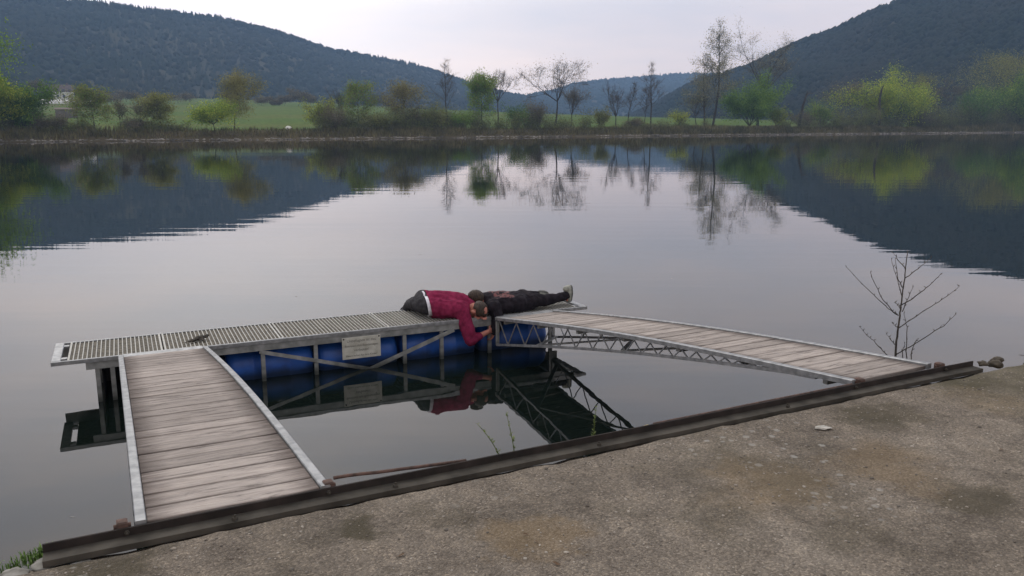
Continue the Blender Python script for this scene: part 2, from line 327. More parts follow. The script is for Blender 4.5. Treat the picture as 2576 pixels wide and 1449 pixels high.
    mossc = ramp_node(N, [(.3, (.035,.032,.014)), (.6, (.10,.09,.045)), (.8, (.07,.085,.03))]); L.new(nz(9, 8, .7), mossc.inputs[0])
    c = mix(mask(mo.outputs[0], 6.2, 8.6, .8), c, mossc.outputs[0])
    L.new(c, P.inputs['Base Color']); P.inputs['Roughness'].default_value = .92; P.inputs['Specular IOR Level'].default_value = .2
    hs = N.new('ShaderNodeMath'); hs.operation = 'MULTIPLY_ADD'; hs.inputs[1].default_value = -.6; L.new(vo.outputs['Distance'], hs.inputs[0]); L.new(nz(40, 7, .7), hs.inputs[2])
    b = N.new('ShaderNodeBump'); b.inputs['Strength'].default_value = .9; b.inputs['Distance'].default_value = .012; L.new(hs.outputs[0], b.inputs['Height']); L.new(b.outputs[0], P.inputs['Normal'])
    return m
M['concrete'] = concrete_mat()

def water_mat():
    m, nt, N, L, P = newmat('river_water'); N.remove(P)
    out = [n for n in N if n.type == 'OUTPUT_MATERIAL'][0]
    tc = N.new('ShaderNodeTexCoord')
    def nz(stretch, scale, det, rot=0.0):
        mp = N.new('ShaderNodeMapping'); mp.inputs['Scale'].default_value = stretch; mp.inputs['Rotation'].default_value = (0,0,rot); L.new(tc.outputs['Object'], mp.inputs[0])
        n = N.new('ShaderNodeTexNoise'); n.inputs['Scale'].default_value = scale; n.inputs['Detail'].default_value = det; n.inputs['Roughness'].default_value = .45
        L.new(mp.outputs[0], n.inputs['Vector']); return n.outputs[0]
    a = nz((.12, 1.05, 1), 1.0, 3.5, math.radians(-10)); b_ = nz((.5, 1.6, 1), 2.6, 2, math.radians(14)); c_ = nz((.05, .16, 1), 1.0, 1)
    m1 = N.new('ShaderNodeMath'); m1.operation = 'MULTIPLY_ADD'; m1.inputs[1].default_value = .07; L.new(b_, m1.inputs[0]); L.new(a, m1.inputs[2])
    # calm and ruffled lanes
    lane = N.new('ShaderNodeMapRange'); lane.inputs[1].default_value = .35; lane.inputs[2].default_value = .65; lane.inputs[3].default_value = .35; lane.inputs[4].default_value = 1.0; L.new(c_, lane.inputs[0])
    m2 = N.new('ShaderNodeMath'); m2.operation = 'MULTIPLY'; L.new(m1.outputs[0], m2.inputs[0]); L.new(lane.outputs[0], m2.inputs[1])
    bp = N.new('ShaderNodeBump'); bp.inputs['Strength'].default_value = 1; bp.inputs['Distance'].default_value = .0056; L.new(m2.outputs[0], bp.inputs['Height'])
    gl = N.new('ShaderNodeBsdfGlossy'); gl.inputs['Roughness'].default_value = .012; gl.inputs['Color'].default_value = (.97,.95,.94,1); L.new(bp.outputs[0], gl.inputs['Normal'])
    df = N.new('ShaderNodeBsdfDiffuse'); df.inputs['Color'].default_value = (.0045,.0075,.006,1)
    fr = N.new('ShaderNodeFresnel'); fr.inputs['IOR'].default_value = 1.58; L.new(bp.outputs[0], fr.inputs['Normal'])
    mx = N.new('ShaderNodeMixShader'); L.new(fr.outputs[0], mx.inputs[0]); L.new(df.outputs[0], mx.inputs[1]); L.new(gl.outputs[0], mx.inputs[2]); L.new(mx.outputs[0], out.inputs[0])
    return m
M['water'] = water_mat()

# ------------------------------------------------------------------ the setting
from mathutils import noise as mnoise
def nz3(x, y, z=0.0): return mnoise.noise(Vector((x, y, z)))
def smooth01(a, b, x):
    t = min(1, max(0, (x-a)/(b-a))); return t*t*(3-2*t)
BANK = 148.0                                         # far waterline, metres across the river
# river: one flat sheet between the banks
o = link('river', np_mesh('river', [WM(-900, 1.5, 0), WM(1900, 1.5, 0), WM(1900, BANK+6, 0), WM(-900, BANK+6, 0)], [(0,1,2,3)]), M['water']); tag(o, kind='structure')
o.rotation_euler = (0, 0, 0)

# quay: a slab whose top is uneven
def quay_z(u, v):
    e = smooth01(3.35, 3.58, v); g = .022*smooth01(-.010, .006, v-(3.513+.012*nz3(u*7, 4.4)+.008*nz3(u*23, 1.4)))
    return QZ - .012 + .010*nz3(u*1.3, v*1.3) + .005*nz3(u*6, v*6, 3) - e*.010*(1+nz3(u*9, 1.1)) - .10*smooth01(5.7, 7.5, u) - g
def quay():
    us = np.linspace(-.5, 14, 200); vs = np.concatenate([np.linspace(-7, 0.2, 24), np.linspace(.3, 3.40, 90), np.linspace(3.41, 3.57, 24)])
    nx, ny = len(us), len(vs); V = []
    for v in vs:
        for u in us:
            jit = .012*nz3(u*14, v*3, 7) if v > 3.5 else 0
            V.append(((u + (.05*nz3(v*5, 2.2) if u < -.45 else 0))*S, (v+jit)*S, quay_z(u, v)*S))
    Fq = [(j*nx+i, j*nx+i+1, (j+1)*nx+i+1, (j+1)*nx+i) for j in range(ny-1) for i in range(nx-1)]
    n0 = len(V)                                      # front and left faces
    for i in range(nx): x, y, z = V[(ny-1)*nx+i]; V.append((x, y+.004, -1.0))
    Fq += [((ny-1)*nx+i, (ny-1)*nx+i+1, n0+i+1, n0+i) for i in range(nx-1)]
    n1 = len(V)
    for j in range(ny): x, y, z = V[j*nx]; V.append((x-.01, y, -1.0))
    Fq += [((j+1)*nx, j*nx, n1+j, n1+j+1) for j in range(ny-1)]
    o = link('quay', np_mesh('quay', V, Fq, True), M['concrete']); o.rotation_euler = (0, 0, UA); tag(o, kind='structure'); return o
quay_o = quay()
M['soil'] = noise_mat('bank_soil', (.075,.060,.036), (.20,.165,.11), 5, 8, .95, 0, .7, .03)
def bank_left(u, v): return max(-.6, .965 + .03*nz3(u*2, v*2) - .07*smooth01(3.0, 3.7, v) - 1.6*smooth01(3.72+.10*nz3(u*1.4, 5), 4.5, v))
def bank_right(u, v): return max(-.6, .90 + .05*nz3(u*1.7, v*1.7, 4) - 1.5*smooth01(3.42+.14*nz3(u*1.2, 8), 4.7, v))
for nm, us, fn in (('river_bank', np.concatenate([np.linspace(-60, -4, 40), np.linspace(-3.9, -.46, 50)]), bank_left), ('river_bank', np.concatenate([np.linspace(5.72, 12, 60), np.linspace(12.3, 60, 40)]), bank_right)):
    o = link(nm, grid_mesh(nm, us, np.concatenate([np.linspace(-8, 2.4, 12), np.linspace(2.5, 5.2, 55)]), fn, W), M['soil']); tag(o, kind='structure')

# far side: bank, meadow rising to the foot of the hills
def meadow_z(u, v):
    k = .038 + (.013-.038)*smooth01(60, 330, u) 
    b = 1.5*smooth01(BANK-.8, BANK+2.6, v) - .3*(1-smooth01(BANK-3, BANK-.5, v))
    d = max(0, v-BANK-3); d = d if d < 420 else 420 + (d-420)*.3
    return b + k*d*smooth01(0, 60, d) + .35*nz3(u*.03, v*.03) * smooth01(0, 20, d) + .18*nz3(u*.35, v*.35, 2)
def meadow_mat():
    m, nt, N, L, P = newmat('meadow_grass'); tc = N.new('ShaderNodeTexCoord')
    rot = N.new('ShaderNodeMapping'); rot.vector_type = 'TEXTURE'; rot.inputs['Rotation'].default_value = (0, 0, UA); L.new(tc.outputs['Object'], rot.inputs[0])
    mp = N.new('ShaderNodeMapping'); mp.inputs['Scale'].default_value = (.006, .035, .05); L.new(rot.outputs[0], mp.inputs[0])
    n = N.new('ShaderNodeTexNoise'); n.inputs['Scale'].default_value = 1; n.inputs['Detail'].default_value = 5; L.new(mp.outputs[0], n.inputs[0])
    r = ramp_node(N, [(.30, (.092,.088,.016)), (.45, (.050,.096,.009)), (.58, (.066,.100,.011)), (.72, (.095,.088,.024))]); L.new(n.outputs[0], r.inputs[0])
    n2 = N.new('ShaderNodeTexNoise'); n2.inputs['Scale'].default_value = .9; n2.inputs['Detail'].default_value = 8; L.new(tc.outputs['Object'], n2.inputs[0])
    r2 = ramp_node(N, [(.3, (.65,.65,.65)), (.7, (1.25,1.25,1.25))]); L.new(n2.outputs[0], r2.inputs[0])
    mu = N.new('ShaderNodeMixRGB'); mu.blend_type = 'MULTIPLY'; mu.inputs[0].default_value = 1; L.new(r.outputs[0], mu.inputs[1]); L.new(r2.outputs[0], mu.inputs[2])
    sp = N.new('ShaderNodeSeparateXYZ'); L.new(rot.outputs[0], sp.inputs[0])
    ma = N.new('ShaderNodeMath'); ma.operation = 'MULTIPLY_ADD'; ma.inputs[1].default_value = 7; L.new(n2.outputs[0], ma.inputs[0]); L.new(sp.outputs[1], ma.inputs[2])
    mr = N.new('ShaderNodeMapRange'); mr.inputs[1].default_value = BANK+5.5; mr.inputs[2].default_value = BANK+10; L.new(ma.outputs[0], mr.inputs[0])
    mx = N.new('ShaderNodeMixRGB'); mx.inputs[1].default_value = (.075,.060,.032,1); L.new(mr.outputs[0], mx.inputs[0]); L.new(mu.outputs[0], mx.inputs[2]); L.new(mx.outputs[0], P.inputs['Base Color'])
    P.inputs['Roughness'].default_value = .95; P.inputs['Specular IOR Level'].default_value = .1; return m
M['meadow'] = meadow_mat()
mus = np.concatenate([np.linspace(-1500, -160, 30), np.linspace(-150, 420, 220), np.linspace(440, 2600, 40)])
mvs = np.concatenate([np.linspace(BANK-3, BANK+14, 30), np.linspace(BANK+16, 700, 60), np.linspace(730, 3200, 24)])
o = link('meadow', grid_mesh('meadow', mus, mvs, meadow_z), M['meadow']); tag(o, kind='structure')

# hills: ridge lines with real distance, a wooded front slope and a back slope
M['hillsoil'] = noise_mat('forest_floor', (.020,.022,.012), (.045,.042,.022), .02, 6, .95, spec=.1)
def forest_mat(name, a, b):
    return noise_mat(name, a, b, .012, 6, .95, spec=.05, island=.10, lo=.30, hi=.70)
ICO_V = np.array([(0,0,1),(.894,0,.447),(.276,.851,.447),(-.724,.526,.447),(-.724,-.526,.447),(.276,-.851,.447),(.724,.526,-.447),(-.276,.851,-.447),(-.894,0,-.447),(-.276,-.851,-.447),(.724,-.526,-.447),(0,0,-1)])
ICO_F = np.array([(0,1,2),(0,2,3),(0,3,4),(0,4,5),(0,5,1),(1,6,2),(2,7,3),(3,8,4),(4,9,5),(5,10,1),(2,6,7),(3,7,8),(4,8,9),(5,9,10),(1,10,6),(11,7,6),(11,8,7),(11,9,8),(11,10,9),(11,6,10)])
CON_V = np.array([(math.cos(a), math.sin(a), -.8) for a in np.arange(6)*math.pi/3] + [(0,0,1.7)])
CON_F = np.array([(i, (i+1) % 6, 6) for i in range(6)])
def hill(name, ridge, foot, ncrown, size, conif, mat, seed, z0=0.0):
    """ridge: (x, y, range) ; foot: function of x -> range of the foot"""
    rng = np.random.default_rng(seed)
    xs = np.array([r[0] for r in ridge]); ys = np.array([r[1] for r in ridge]); Rs = np.array([r[2] for r in ridge])
    cols = np.linspace(xs[0], xs[-1], 90); ts = np.concatenate([np.linspace(0, 1, 16), np.linspace(1.12, 1.9, 5)])
    def pos(x, t, drop=1.0):
        y = np.interp(x, xs, ys); R = np.interp(x, xs, Rs); p = far_range(x, y, R); zr = p[2] - size*.9*drop; fr = foot(x)
        d = p[:2]/R
        if t <= 1:
            r = fr + (R-fr)*t; z = z0 + (zr-z0)*(t**1.12) + 8*nz3(x*.004, t*3, seed)*math.sin(math.pi*t)
        else:
            r = R + (R-fr)*(t-1); z = z0 + (zr-z0)*max(0, 1-1.3*(t-1)**1.3)
        return np.array([d[0]*r, d[1]*r, z])
    V = [pos(x, t) for t in ts for x in cols]; nx = len(cols)
    Fq = [(j*nx+i, j*nx+i+1, (j+1)*nx+i+1, (j+1)*nx+i) for j in range(len(ts)-1) for i in range(nx-1)]
    h = link(name, np_mesh(name, V, Fq, True), M['hillsoil']); tag(h, kind='structure')
    # the wood: many crowns, a mass nobody could count
    VV = []; FF = []; off = 0
    for k in range(ncrown):
        x = rng.uniform(xs[0], xs[-1]); t = 1.0 if k < ncrown*.10 else rng.uniform(0, 1)**.8*1.02
        p = pos(x, min(t, 1.1)); s = size*rng.uniform(.55, 1.25)
        if conif(x) > rng.random(): v, f = CON_V*np.array([s*.33, s*.33, s*.46]), CON_F
        else:
            v, f = ICO_V*np.array([s*.52, s*.52, s*.56])*rng.uniform(.75, 1.25, (12, 1)), ICO_F
        a = rng.uniform(0, 6.28); R2 = np.array([[math.cos(a), -math.sin(a), 0], [math.sin(a), math.cos(a), 0], [0, 0, 1]])
        VV.append(v@R2.T + p + np.array([0, 0, s*(.30 if t > .97 else .02)])); FF.append(f+off); off += len(v)
    w = link('hillside_wood', np_mesh('hillside_wood', np.concatenate(VV), np.concatenate(FF)), mat, h)
    tag(w, kind='stuff'); return h
FM1 = forest_mat('wood_left', (.015,.022,.014), (.025,.027,.018)); FM2 = forest_mat('wood_right', (.010,.016,.010), (.021,.020,.014)); FM3 = forest_mat('wood_far', (.014,.024,.016), (.03,.034,.024))
hill('hill', [(-1500,-60,900),(-600,-40,900),(0,-16,920),(270,4,950),(400,22,980),(560,42,1020),(700,76,1060),(800,110,1100),(830,120,1110),(950,140,1150),(1050,160,1200),(1110,180,1230),(1190,207,1270),(1260,226,1310),(1330,240,1350),(1420,262,1400),(1500,285,1450)],
     lambda x: 470+.17*max(0, x), 20000, 6.0, lambda x: .75 if 250 < x < 560 or 930 < x < 1060 else .2, FM1, 3)
hill('hill', [(1180,262,1500),(1260,248,1550),(1320,238,1600),(1400,222,1650),(1450,206,1750),(1560,195,1900),(1700,184,2000),(1780,182,2050),(1900,190,2100),(2100,205,2200),(2300,230,2250)],
     lambda x: 1000, 7000, 9, lambda x: .3, FM3, 5)
hill('hill', [(1560,296,820),(1640,262,800),(1700,225,790),(1760,196,780),(1830,178,760),(1880,162,745),(1960,124,720),(2000,104,710),(2100,69,690),(2200,20,670),(2270,-6,660),(2400,-40,640),(2576,-80,620),(2900,-130,600),(3600,-190,560)],
     lambda x: 420-.05*max(0, min(x, 3000)-1600), 22000, 4.6, lambda x: .06, FM2, 9)

# ------------------------------------------------------------------ steel angle along the quay edge
def lathe(mb, prof, n=24, axis='x'):                 # prof [(pos, radius)]
    base = len(mb.v)
    for (p, r) in prof:
        for k in range(n):
            a = 2*math.pi*k/n; c, d = r*math.cos(a), r*math.sin(a)
            mb.v.append((p, c, d) if axis == 'x' else (c, d, p))
    for i in range(len(prof)-1):
        for k in range(n):
            k2 = (k+1) % n; mb.f.append((base+i*n+k, base+i*n+k2, base+(i+1)*n+k2, base+(i+1)*n+k))
    mb.f.append(tuple(base+k for k in range(n))); mb.f.append(tuple(base+(len(prof)-1)*n+k for k in range(n)))
    return mb
beam = thing('steel_angle_beam', (-.285, 3.60, QZ)); tag(beam, 'long dark steel angle beam bolted along the concrete quay edge', 'beam')
BL = 5.80
def beam_strip(prof, z):
    mb = MB(); n = 60; pts = []
    for i in range(n+1):
        x = BL*i/n; w = .006*nz3(x*.9, 3.3); h = .004*nz3(x*1.1, 9.3)
        pts.append((x, w, h))
    m = len(prof); 
    for (x, w, h) in pts:
        for (py, pz) in prof: mb.v.append((x, py+w, pz+h))
    for i in range(n):
        for k in range(m):
            k2 = (k+1) % m; mb.f.append((i*m+k, i*m+k2, (i+1)*m+k2, (i+1)*m+k))
    mb.f.append(tuple(range(m))); mb.f.append(tuple(n*m+k for k in range(m)))
    return mb
beam_strip([(.012,-.06),(.022,-.06),(.022,.032),(.012,.032)], 0).build('upright_flange', M['darksteel'], beam)
beam_strip([(-.066,-.030),(.0115,-.030),(.0115,-.003),(-.066,-.003)], 0).build('flat_flange', M['flange'], beam)
def bolt_mesh(r=.017, h=.020):
    mb = MB(); n = 6
    for z, rr in ((0, r), (h*.8, r), (h, r*.8)):
        for k in range(n): mb.v.append((rr*math.cos(k*math.pi/3), rr*math.sin(k*math.pi/3), z))
    for j in range(2):
        for k in range(n): mb.f.append((j*n+k, j*n+(k+1)%n, (j+1)*n+(k+1)%n, (j+1)*n+k))
    mb.f.append(tuple(range(n))); mb.f.append(tuple(2*n+k for k in range(n)))
    lathe(mb, [(h, r*.45), (h+.010, r*.42)], 8, 'z')
    return mb.mesh('bolt', S)
bm_ = bolt_mesh(.013, .013)
for k, u in enumerate((.735, 1.47, 2.62, 3.98)):     # nuts standing on the flat flange
    link('nut', bm_, M['flange'] if k != 1 else M['alu_dull'], beam, (u*S, -.040*S, -.003*S), (.15*(k % 2), .12, k))
bz = bolt_mesh(.011, .009)
for u in (.31, 1.165, 4.62, 5.50):                   # bolt heads through the upright leg
    link('bolt', bz, M['flange'] if u < 4 else M['alu_dull'], beam, (u*S, .011*S, .014*S), (math.pi/2, 0, 0))
for u in (.295, 1.175, 4.70, 5.49):                  # rusty hinge lugs that carry the gangways
    mb = MB(); mb.bevbox(-.022, .022, .026, .078, -.02, .052, .006); lathe(mb, [(-.034, .011), (.034, .011)], 10); 
    for i in range(len(mb.v)-20, len(mb.v)): x, y, z = mb.v[i]; mb.v[i] = (x, y+.06, z+.024)
    mb.build('hinge_lug', M['rust'], beam, (u, 0, 0))
def rod(name, a, b, r, mat, label, cat, wob=.004, n=10, group=None):
    a = Vector(a); b = Vector(b); mb = MB(); pts = []
    for i in range(n+1):
        t = i/n; p = a.lerp(b, t) - a; pts.append(p + Vector((0, wob*nz3(t*4, a.x), wob*nz3(t*4, 4+a.x))))
    mb.tube(pts, r, 8); mb.smooth = True
    t = thing(name, tuple(a)); o = mb.build(name, mat, None); o.location = W(*a); o.rotation_euler = (0, 0, UA); bpy.data.objects.remove(t)
    return tag(o, label, cat, group)
rod('rusty_rod', (.925, 3.690, 1.092), (1.60, 3.665, 1.060), .009, M['rust'], 'short rusty rod leaning on the beam beside the near gangway', 'rod')
rod('rusty_rod', (2.75, 3.640, 1.070), (4.33, 3.640, 1.074), .008, M['rust'], 'long thin rusty rod lying along the beam by the far gangway', 'rod')
rod('reed_stalk', (2.25, 3.72, .985), (2.75, 3.69, 1.045), .006, M['reed'], 'dry yellow reed stalk caught outside the steel beam', 'reed', .01)

# ------------------------------------------------------------------ pontoon
PYAW = -.034
DZ = .46                                             # deck height in units
PU, PV = -.458, 8.962
pon = thing('floating_pontoon', (PU, PV, 0), PYAW); tag(pon, 'long floating pontoon with slatted aluminium deck riding on blue drums', 'pontoon')
PLN, PWD = 5.98, .80
def pl(u): return u - PU                             # river-frame u -> pontoon local x
mb = MB(); mb.bevbox(0, PLN, 0, .030, DZ-.040, DZ, .004); mb.build('front_edge', M['alu'], pon)
mb = MB(); mb.bevbox(0, PLN, PWD-.030, PWD, DZ-.040, DZ, .004); mb.build('back_edge', M['alu'], pon)
for y, xa, xb, zb in ((.012, .30, PLN-.25, .115), (PWD-.042, .02, PLN-.02, .15)): mb = MB(); mb.box(xa, xb, y, y+.03, DZ-zb, DZ-.0405); mb.build('side_beam', M['alu_dull'], pon)
# end channels: the left one stands off, joined by two lugs
for x0, x1, lug in ((.0, .085, (.085, .135)), (PLN-.085, PLN, (PLN-.135, PLN-.085))):
    e = MB(); e.bevbox(x0, x1, .0305, PWD-.0305, DZ-.038, DZ+.002, .005); e = e.build('end_channel', M['alu'], pon)
    for y in (.14, PWD-.14): mb = MB(); mb.box(lug[0], lug[1], y-.03, y+.03, DZ-.03, DZ-.004); mb.build('lug', M['alu'], e)
# deck pans and ribs
sec = [.135, 1.02, 2.20, 3.38, 4.56, 5.845]
rib = MB(); rib.bevbox(-.0056, .0056, .031, PWD-.031, -.014, 0, .002); ribm = rib.mesh('rib', S)
wide = MB(); wide.bevbox(-.010, .010, .031, PWD-.031, -.014, .0015, .002); widem = wide.mesh('rib', S)
for a, b in zip(sec[:-1], sec[1:]):
    mb = MB(); mb.box(a+.004, b-.004, .0315, PWD-.0315, DZ-.030, DZ-.0135); pan = mb.build('deck_panel', M['deckpan'], pon)
    n = int(round((b-a)/.041)); x = a+.02
    for i in range(n):
        edge = i in (0, n-1)
        link('rib', widem if edge else ribm, M['rib'], pan, ((a+.018+(b-a-.036)*i/(n-1))*S, 0, DZ*S), (0, 0, random.uniform(-.0015, .0015)))
scr = MB(); lathe(scr, [(0, .009), (.004, .009), (.006, .005)], 8, 'z'); scrm = scr.mesh('screw', S)
for x in sec[1:-1]:
    for y in (.015, PWD-.015): link('screw', scrm, M['white_zinc'], pon, (x*S, y*S, DZ*S))
# posts, knees and diagonal braces of the float cage
for y, us in ((.045, (-.06, .075, 1.02, 1.535, 2.10, 3.12, 3.575, 4.19, 5.02)), (PWD-.07, (-.06, 1.0, 2.1, 3.2, 4.19, 5.05))):
    for u in us:
        mb = MB(); mb.box(-.021, .021, -.018, .018, -.25, DZ-.116); mb.build('post', M['alu_dull'], pon, (pl(u), y, 0))
def brace(a, b, w, h, mat=M['alu_dull']):
    mb = MB(); mb.bar(a, b, w, h); mb.build('brace', mat, pon)
brace((pl(1.50), .020, .335), (pl(2.95), .020, -.08), .010, .040)
brace((pl(3.72), .006, .345), (pl(2.42), .006, -.10), .012, .046)
brace((pl(4.20), PWD-.09, .30), (pl(5.10), PWD-.09, -.05), .010, .040)
for u in (-.06, 1.0, 2.1, 3.15, 4.19, 5.03):
    mb = MB(); mb.box(-.02, .02, .0425, PWD-.0725, DZ-.10, DZ-.06); mb.build('cross_member', M['alu_dull'], pon, (pl(u), 0, 0))
mb = MB(); mb.box(-.004, .004, .10, PWD-.10, -.20, DZ-.116); mb.build('end_plate', M['darksteel'], pon, (pl(-.02), 0, 0))
mb = MB(); mb.box(.40, PLN-.40, PWD-.052, PWD-.046, -.22, DZ-.15); mb.build('added_gap_blocker', M['darksteel'], pon)  # added dark plate, blocks the bright water seen between the drums
# blue drums
def drum_mesh():
    mb = MB(); L, R = .925, .27
    prof = [(0, R*.72), (.006, R*.80), (.022, R*.91), (.05, R*.98), (.09, R*1.0), (.24, R*1.005), (.26, R*1.04), (.275, R*1.04), (.295, R*1.005), (L/2, R*1.0)]
    prof += [(L-p, r) for p, r in reversed(prof[:-1])]
    lathe(mb, prof, 32); mb.smooth = True
    me = mb.mesh('drum', S); return me
dm = drum_mesh()
for u in (.19, 1.175, 2.155, 3.135, 4.115):
    d = link('drum', dm, M['drum'], pon, (pl(u)*S, .40*S, .085*S), (u*1.3, 0, 0))
    for y in (-.11, .11):
        mb = MB(); lathe(mb, [(-.014, .028), (-.013, .03), (.002, .03)], 12); mb.build('bung', M['drum'], d, (0, y, .02))

# ------------------------------------------------------------------ warning sign on the pontoon
sg = thing('warning_sign', (2.375, 8.832, .15), PYAW); tag(sg, 'weathered white warning sign with German lettering screwed to the pontoon side', 'sign')
mb = MB(); mb.box(0, .437, -.004, 0, 0, .248); mb.build('panel', M['sign'], sg)
def text(body, x, z, size, parent):
    cu = bpy.data.curves.new('lettering', 'FONT'); cu.body = body; cu.size = size*S; cu.align_x = 'CENTER'; cu.extrude = .0004
    t = bpy.data.objects.new('lettering', cu); COL.objects.link(t)
    dg = bpy.context.evaluated_depsgraph_get(); me = bpy.data.meshes.new_from_object(t.evaluated_get(dg)); bpy.data.objects.remove(t)
    link('lettering', me, M['ink'], parent, (x*S, -.0052*S, z*S), (math.pi/2, 0, 0))
text('Unbefugten ist das', .218, .192, .044, sg); text('Betreten des Bootssteges', .218, .137, .037, sg); text('verboten!', .218, .084, .044, sg); text('Eltern haften für ihre Kinder', .218, .026, .031, sg)
for x, z in ((.018, .232), (.42, .232)):
    mb = MB(); lathe(mb, [(0, .009), (.005, .009), (.007, .004)], 8, 'z'); s_ = mb.build('screw', M['darksteel'], sg, (x, -.0042, z)); s_.rotation_euler = (math.pi/2, 0, 0)

# ------------------------------------------------------------------ gangways
def gangway(label, shore, flo, width, z0, z1, seed):
    """shore/flo: (u, v) of the left rail's ends; local y runs from shore to float"""
    rng = random.Random(seed)
    du, dv = flo[0]-shore[0], flo[1]-shore[1]; Lg = math.hypot(du, dv); yaw = math.atan2(-du, dv)
    g = thing('gangway', (shore[0], shore[1], 0), yaw); tag(g, label, 'gangway', 'gangways between quay and pontoon')
    top = lambda y: z0 + (z1-z0)*(y/Lg) + .055*math.sin(math.pi*min(1, max(0, y/Lg)))
    depth = lambda y: .045 + .30*max(0, min(1, (y-.45)/(Lg-.45)))
    ny = 20; ys = [Lg*i/ny for i in range(ny+1)]
    for side, x in (('l', 0.0), ('r', width-.046)):
        mb = MB(); mb.sweep([(y, top(y)) for y in ys], [(x, -.038), (x+.046, -.038), (x+.046, -.004), (x+.042, 0), (x+.004, 0), (x, -.004)]); mb.build('side_rail', M['alu'], g)
        cxm = x+.023
        bot = MB(); yb = [.30+(Lg-.32)*i/ny for i in range(ny+1)]
        bot.sweep([(y, top(y)-depth(y)) for y in yb], [(cxm-.020, -.006), (cxm+.020, -.006), (cxm+.020, 0), (cxm-.012, 0), (cxm-.012, .022), (cxm-.020, .022)]); bot.build('bottom_chord', M['alu'], g)
        y = Lg-.07; nodes = []; i = 0
        while y > .62:
            nodes.append((cxm, y, top(y)-.044 if i % 2 == 0 else top(y)-depth(y)+.006)); y -= .5*(.05+1.08*depth(y)); i += 1
        for a, b in zip(nodes[:-1], nodes[1:]):
            mb = MB(); mb.bar(a, b, .010, .010); mb.build('diagonal', M['alu'], g)
        mb = MB(); mb.bar((cxm, Lg-.018, top(Lg)-.05), (cxm, Lg-.018, top(Lg)-depth(Lg)+.005), .034, .030, (0,1,0)); mb.build('end_post', M['alu_dull'], g)
    nb = 7
    for i in range(nb):
        y = .25+(Lg-.4)*i/(nb-1); mb = MB(); mb.box(.0475, width-.0475, -.02, .02, -.082, -.042); mb.build('cross_beam', M['alu_dull'], g, (0, y, top(y)))
    for i in range(nb-1):
        ya, yb2 = .25+(Lg-.4)*i/(nb-1), .25+(Lg-.4)*(i+1)/(nb-1)
        if i < 2: continue
        xa, xb = (.05, width-.05) if i % 2 else (width-.05, .05)
        mb = MB(); mb.bar((xa, ya, top(ya)-depth(ya)+.012), (xb, yb2, top(yb2)-depth(yb2)+.012), .045, .012); mb.build('wind_brace', M['alu_dull'], g)
    # planks
    y = .012; pw = width-.0955
    shapes = []
    for k in range(5):
        w = (.150, .156, .162, .168, .175)[k]; mb = MB(); mb.bevbox(-pw/2, pw/2, 0, w, -.026, 0, .003); shapes.append((w, mb.mesh('plank', S)))
    while y < Lg-.10:
        w, me = rng.choice(shapes); gap = rng.choice((.003, .005, .008, .011, .016))
        if y+w > Lg-.01: break
        z = top(y+w/2)-.012+rng.uniform(-.003, .002); sl = math.atan2(top(y+w)-top(y), w)
        link('plank', me, M['wood'], g, (width/2*S, y*S, (z-(top(y+w)-top(y))/2)*S), (sl+rng.uniform(-.006, .006), rng.uniform(-.004, .004), rng.uniform(-.004, .004)))
        y += w+gap
    mb = MB(); mb.box(.047, width-.047, Lg-.105, Lg+.06, -.006, .0); mb.build('end_plate', M['alu'], g, (0, 0, top(Lg)-.006))
    return g
g1 = gangway('grey plank gangway at the left, beside the pontoon end with the driftwood', (.058, 3.635), (.135, 8.86), .835, 1.092, .482, 1)
g2 = gangway('plank gangway with open side truss reaching the two lying people', (4.352, 3.66), (4.175, 8.66), .82, 1.092, .482, 2)

# ------------------------------------------------------------------ people
def capsule(mb, a, b, ra, rb, n=14):
    a = Vector(a); b = Vector(b); d = b-a; L = d.length
    if L < 1e-5: d = Vector((0,0,1))
    d.normalize(); pts = []; rad = []
    for i in range(5): t = math.pi/2*(1-i/4); pts.append(a - d*(ra*math.sin(t))); rad.append(max(.0008, ra*math.cos(t)))
    for i in range(5): t = math.pi/2*(i/4); pts.append(b + d*(rb*math.sin(t))); rad.append(max(.0008, rb*math.cos(t)))
    # tube() estimates tangents from neighbours; all points are collinear so this is exact
    mb.tube(pts, rad, n)
def ellip(mb, c, R, rx, ry, rz, n=16):
    base = len(mb.v); c = Vector(c); m = 10
    for j in range(m+1):
        th = math.pi*j/m; rr = max(.002, math.sin(th))
        for k in range(n):
            ph = 2*math.pi*k/n; p = R @ Vector((rx*rr*math.cos(ph), ry*rr*math.sin(ph), rz*math.cos(th))); mb.v.append(tuple(c+p))
    for j in range(m):
        for k in range(n):
            k2 = (k+1) % n; mb.f.append((base+j*n+k, base+j*n+k2, base+(j+1)*n+k2, base+(j+1)*n+k))
    mb.f.append(tuple(base+k for k in range(n))); mb.f.append(tuple(base+m*n+k for k in reversed(range(n))))
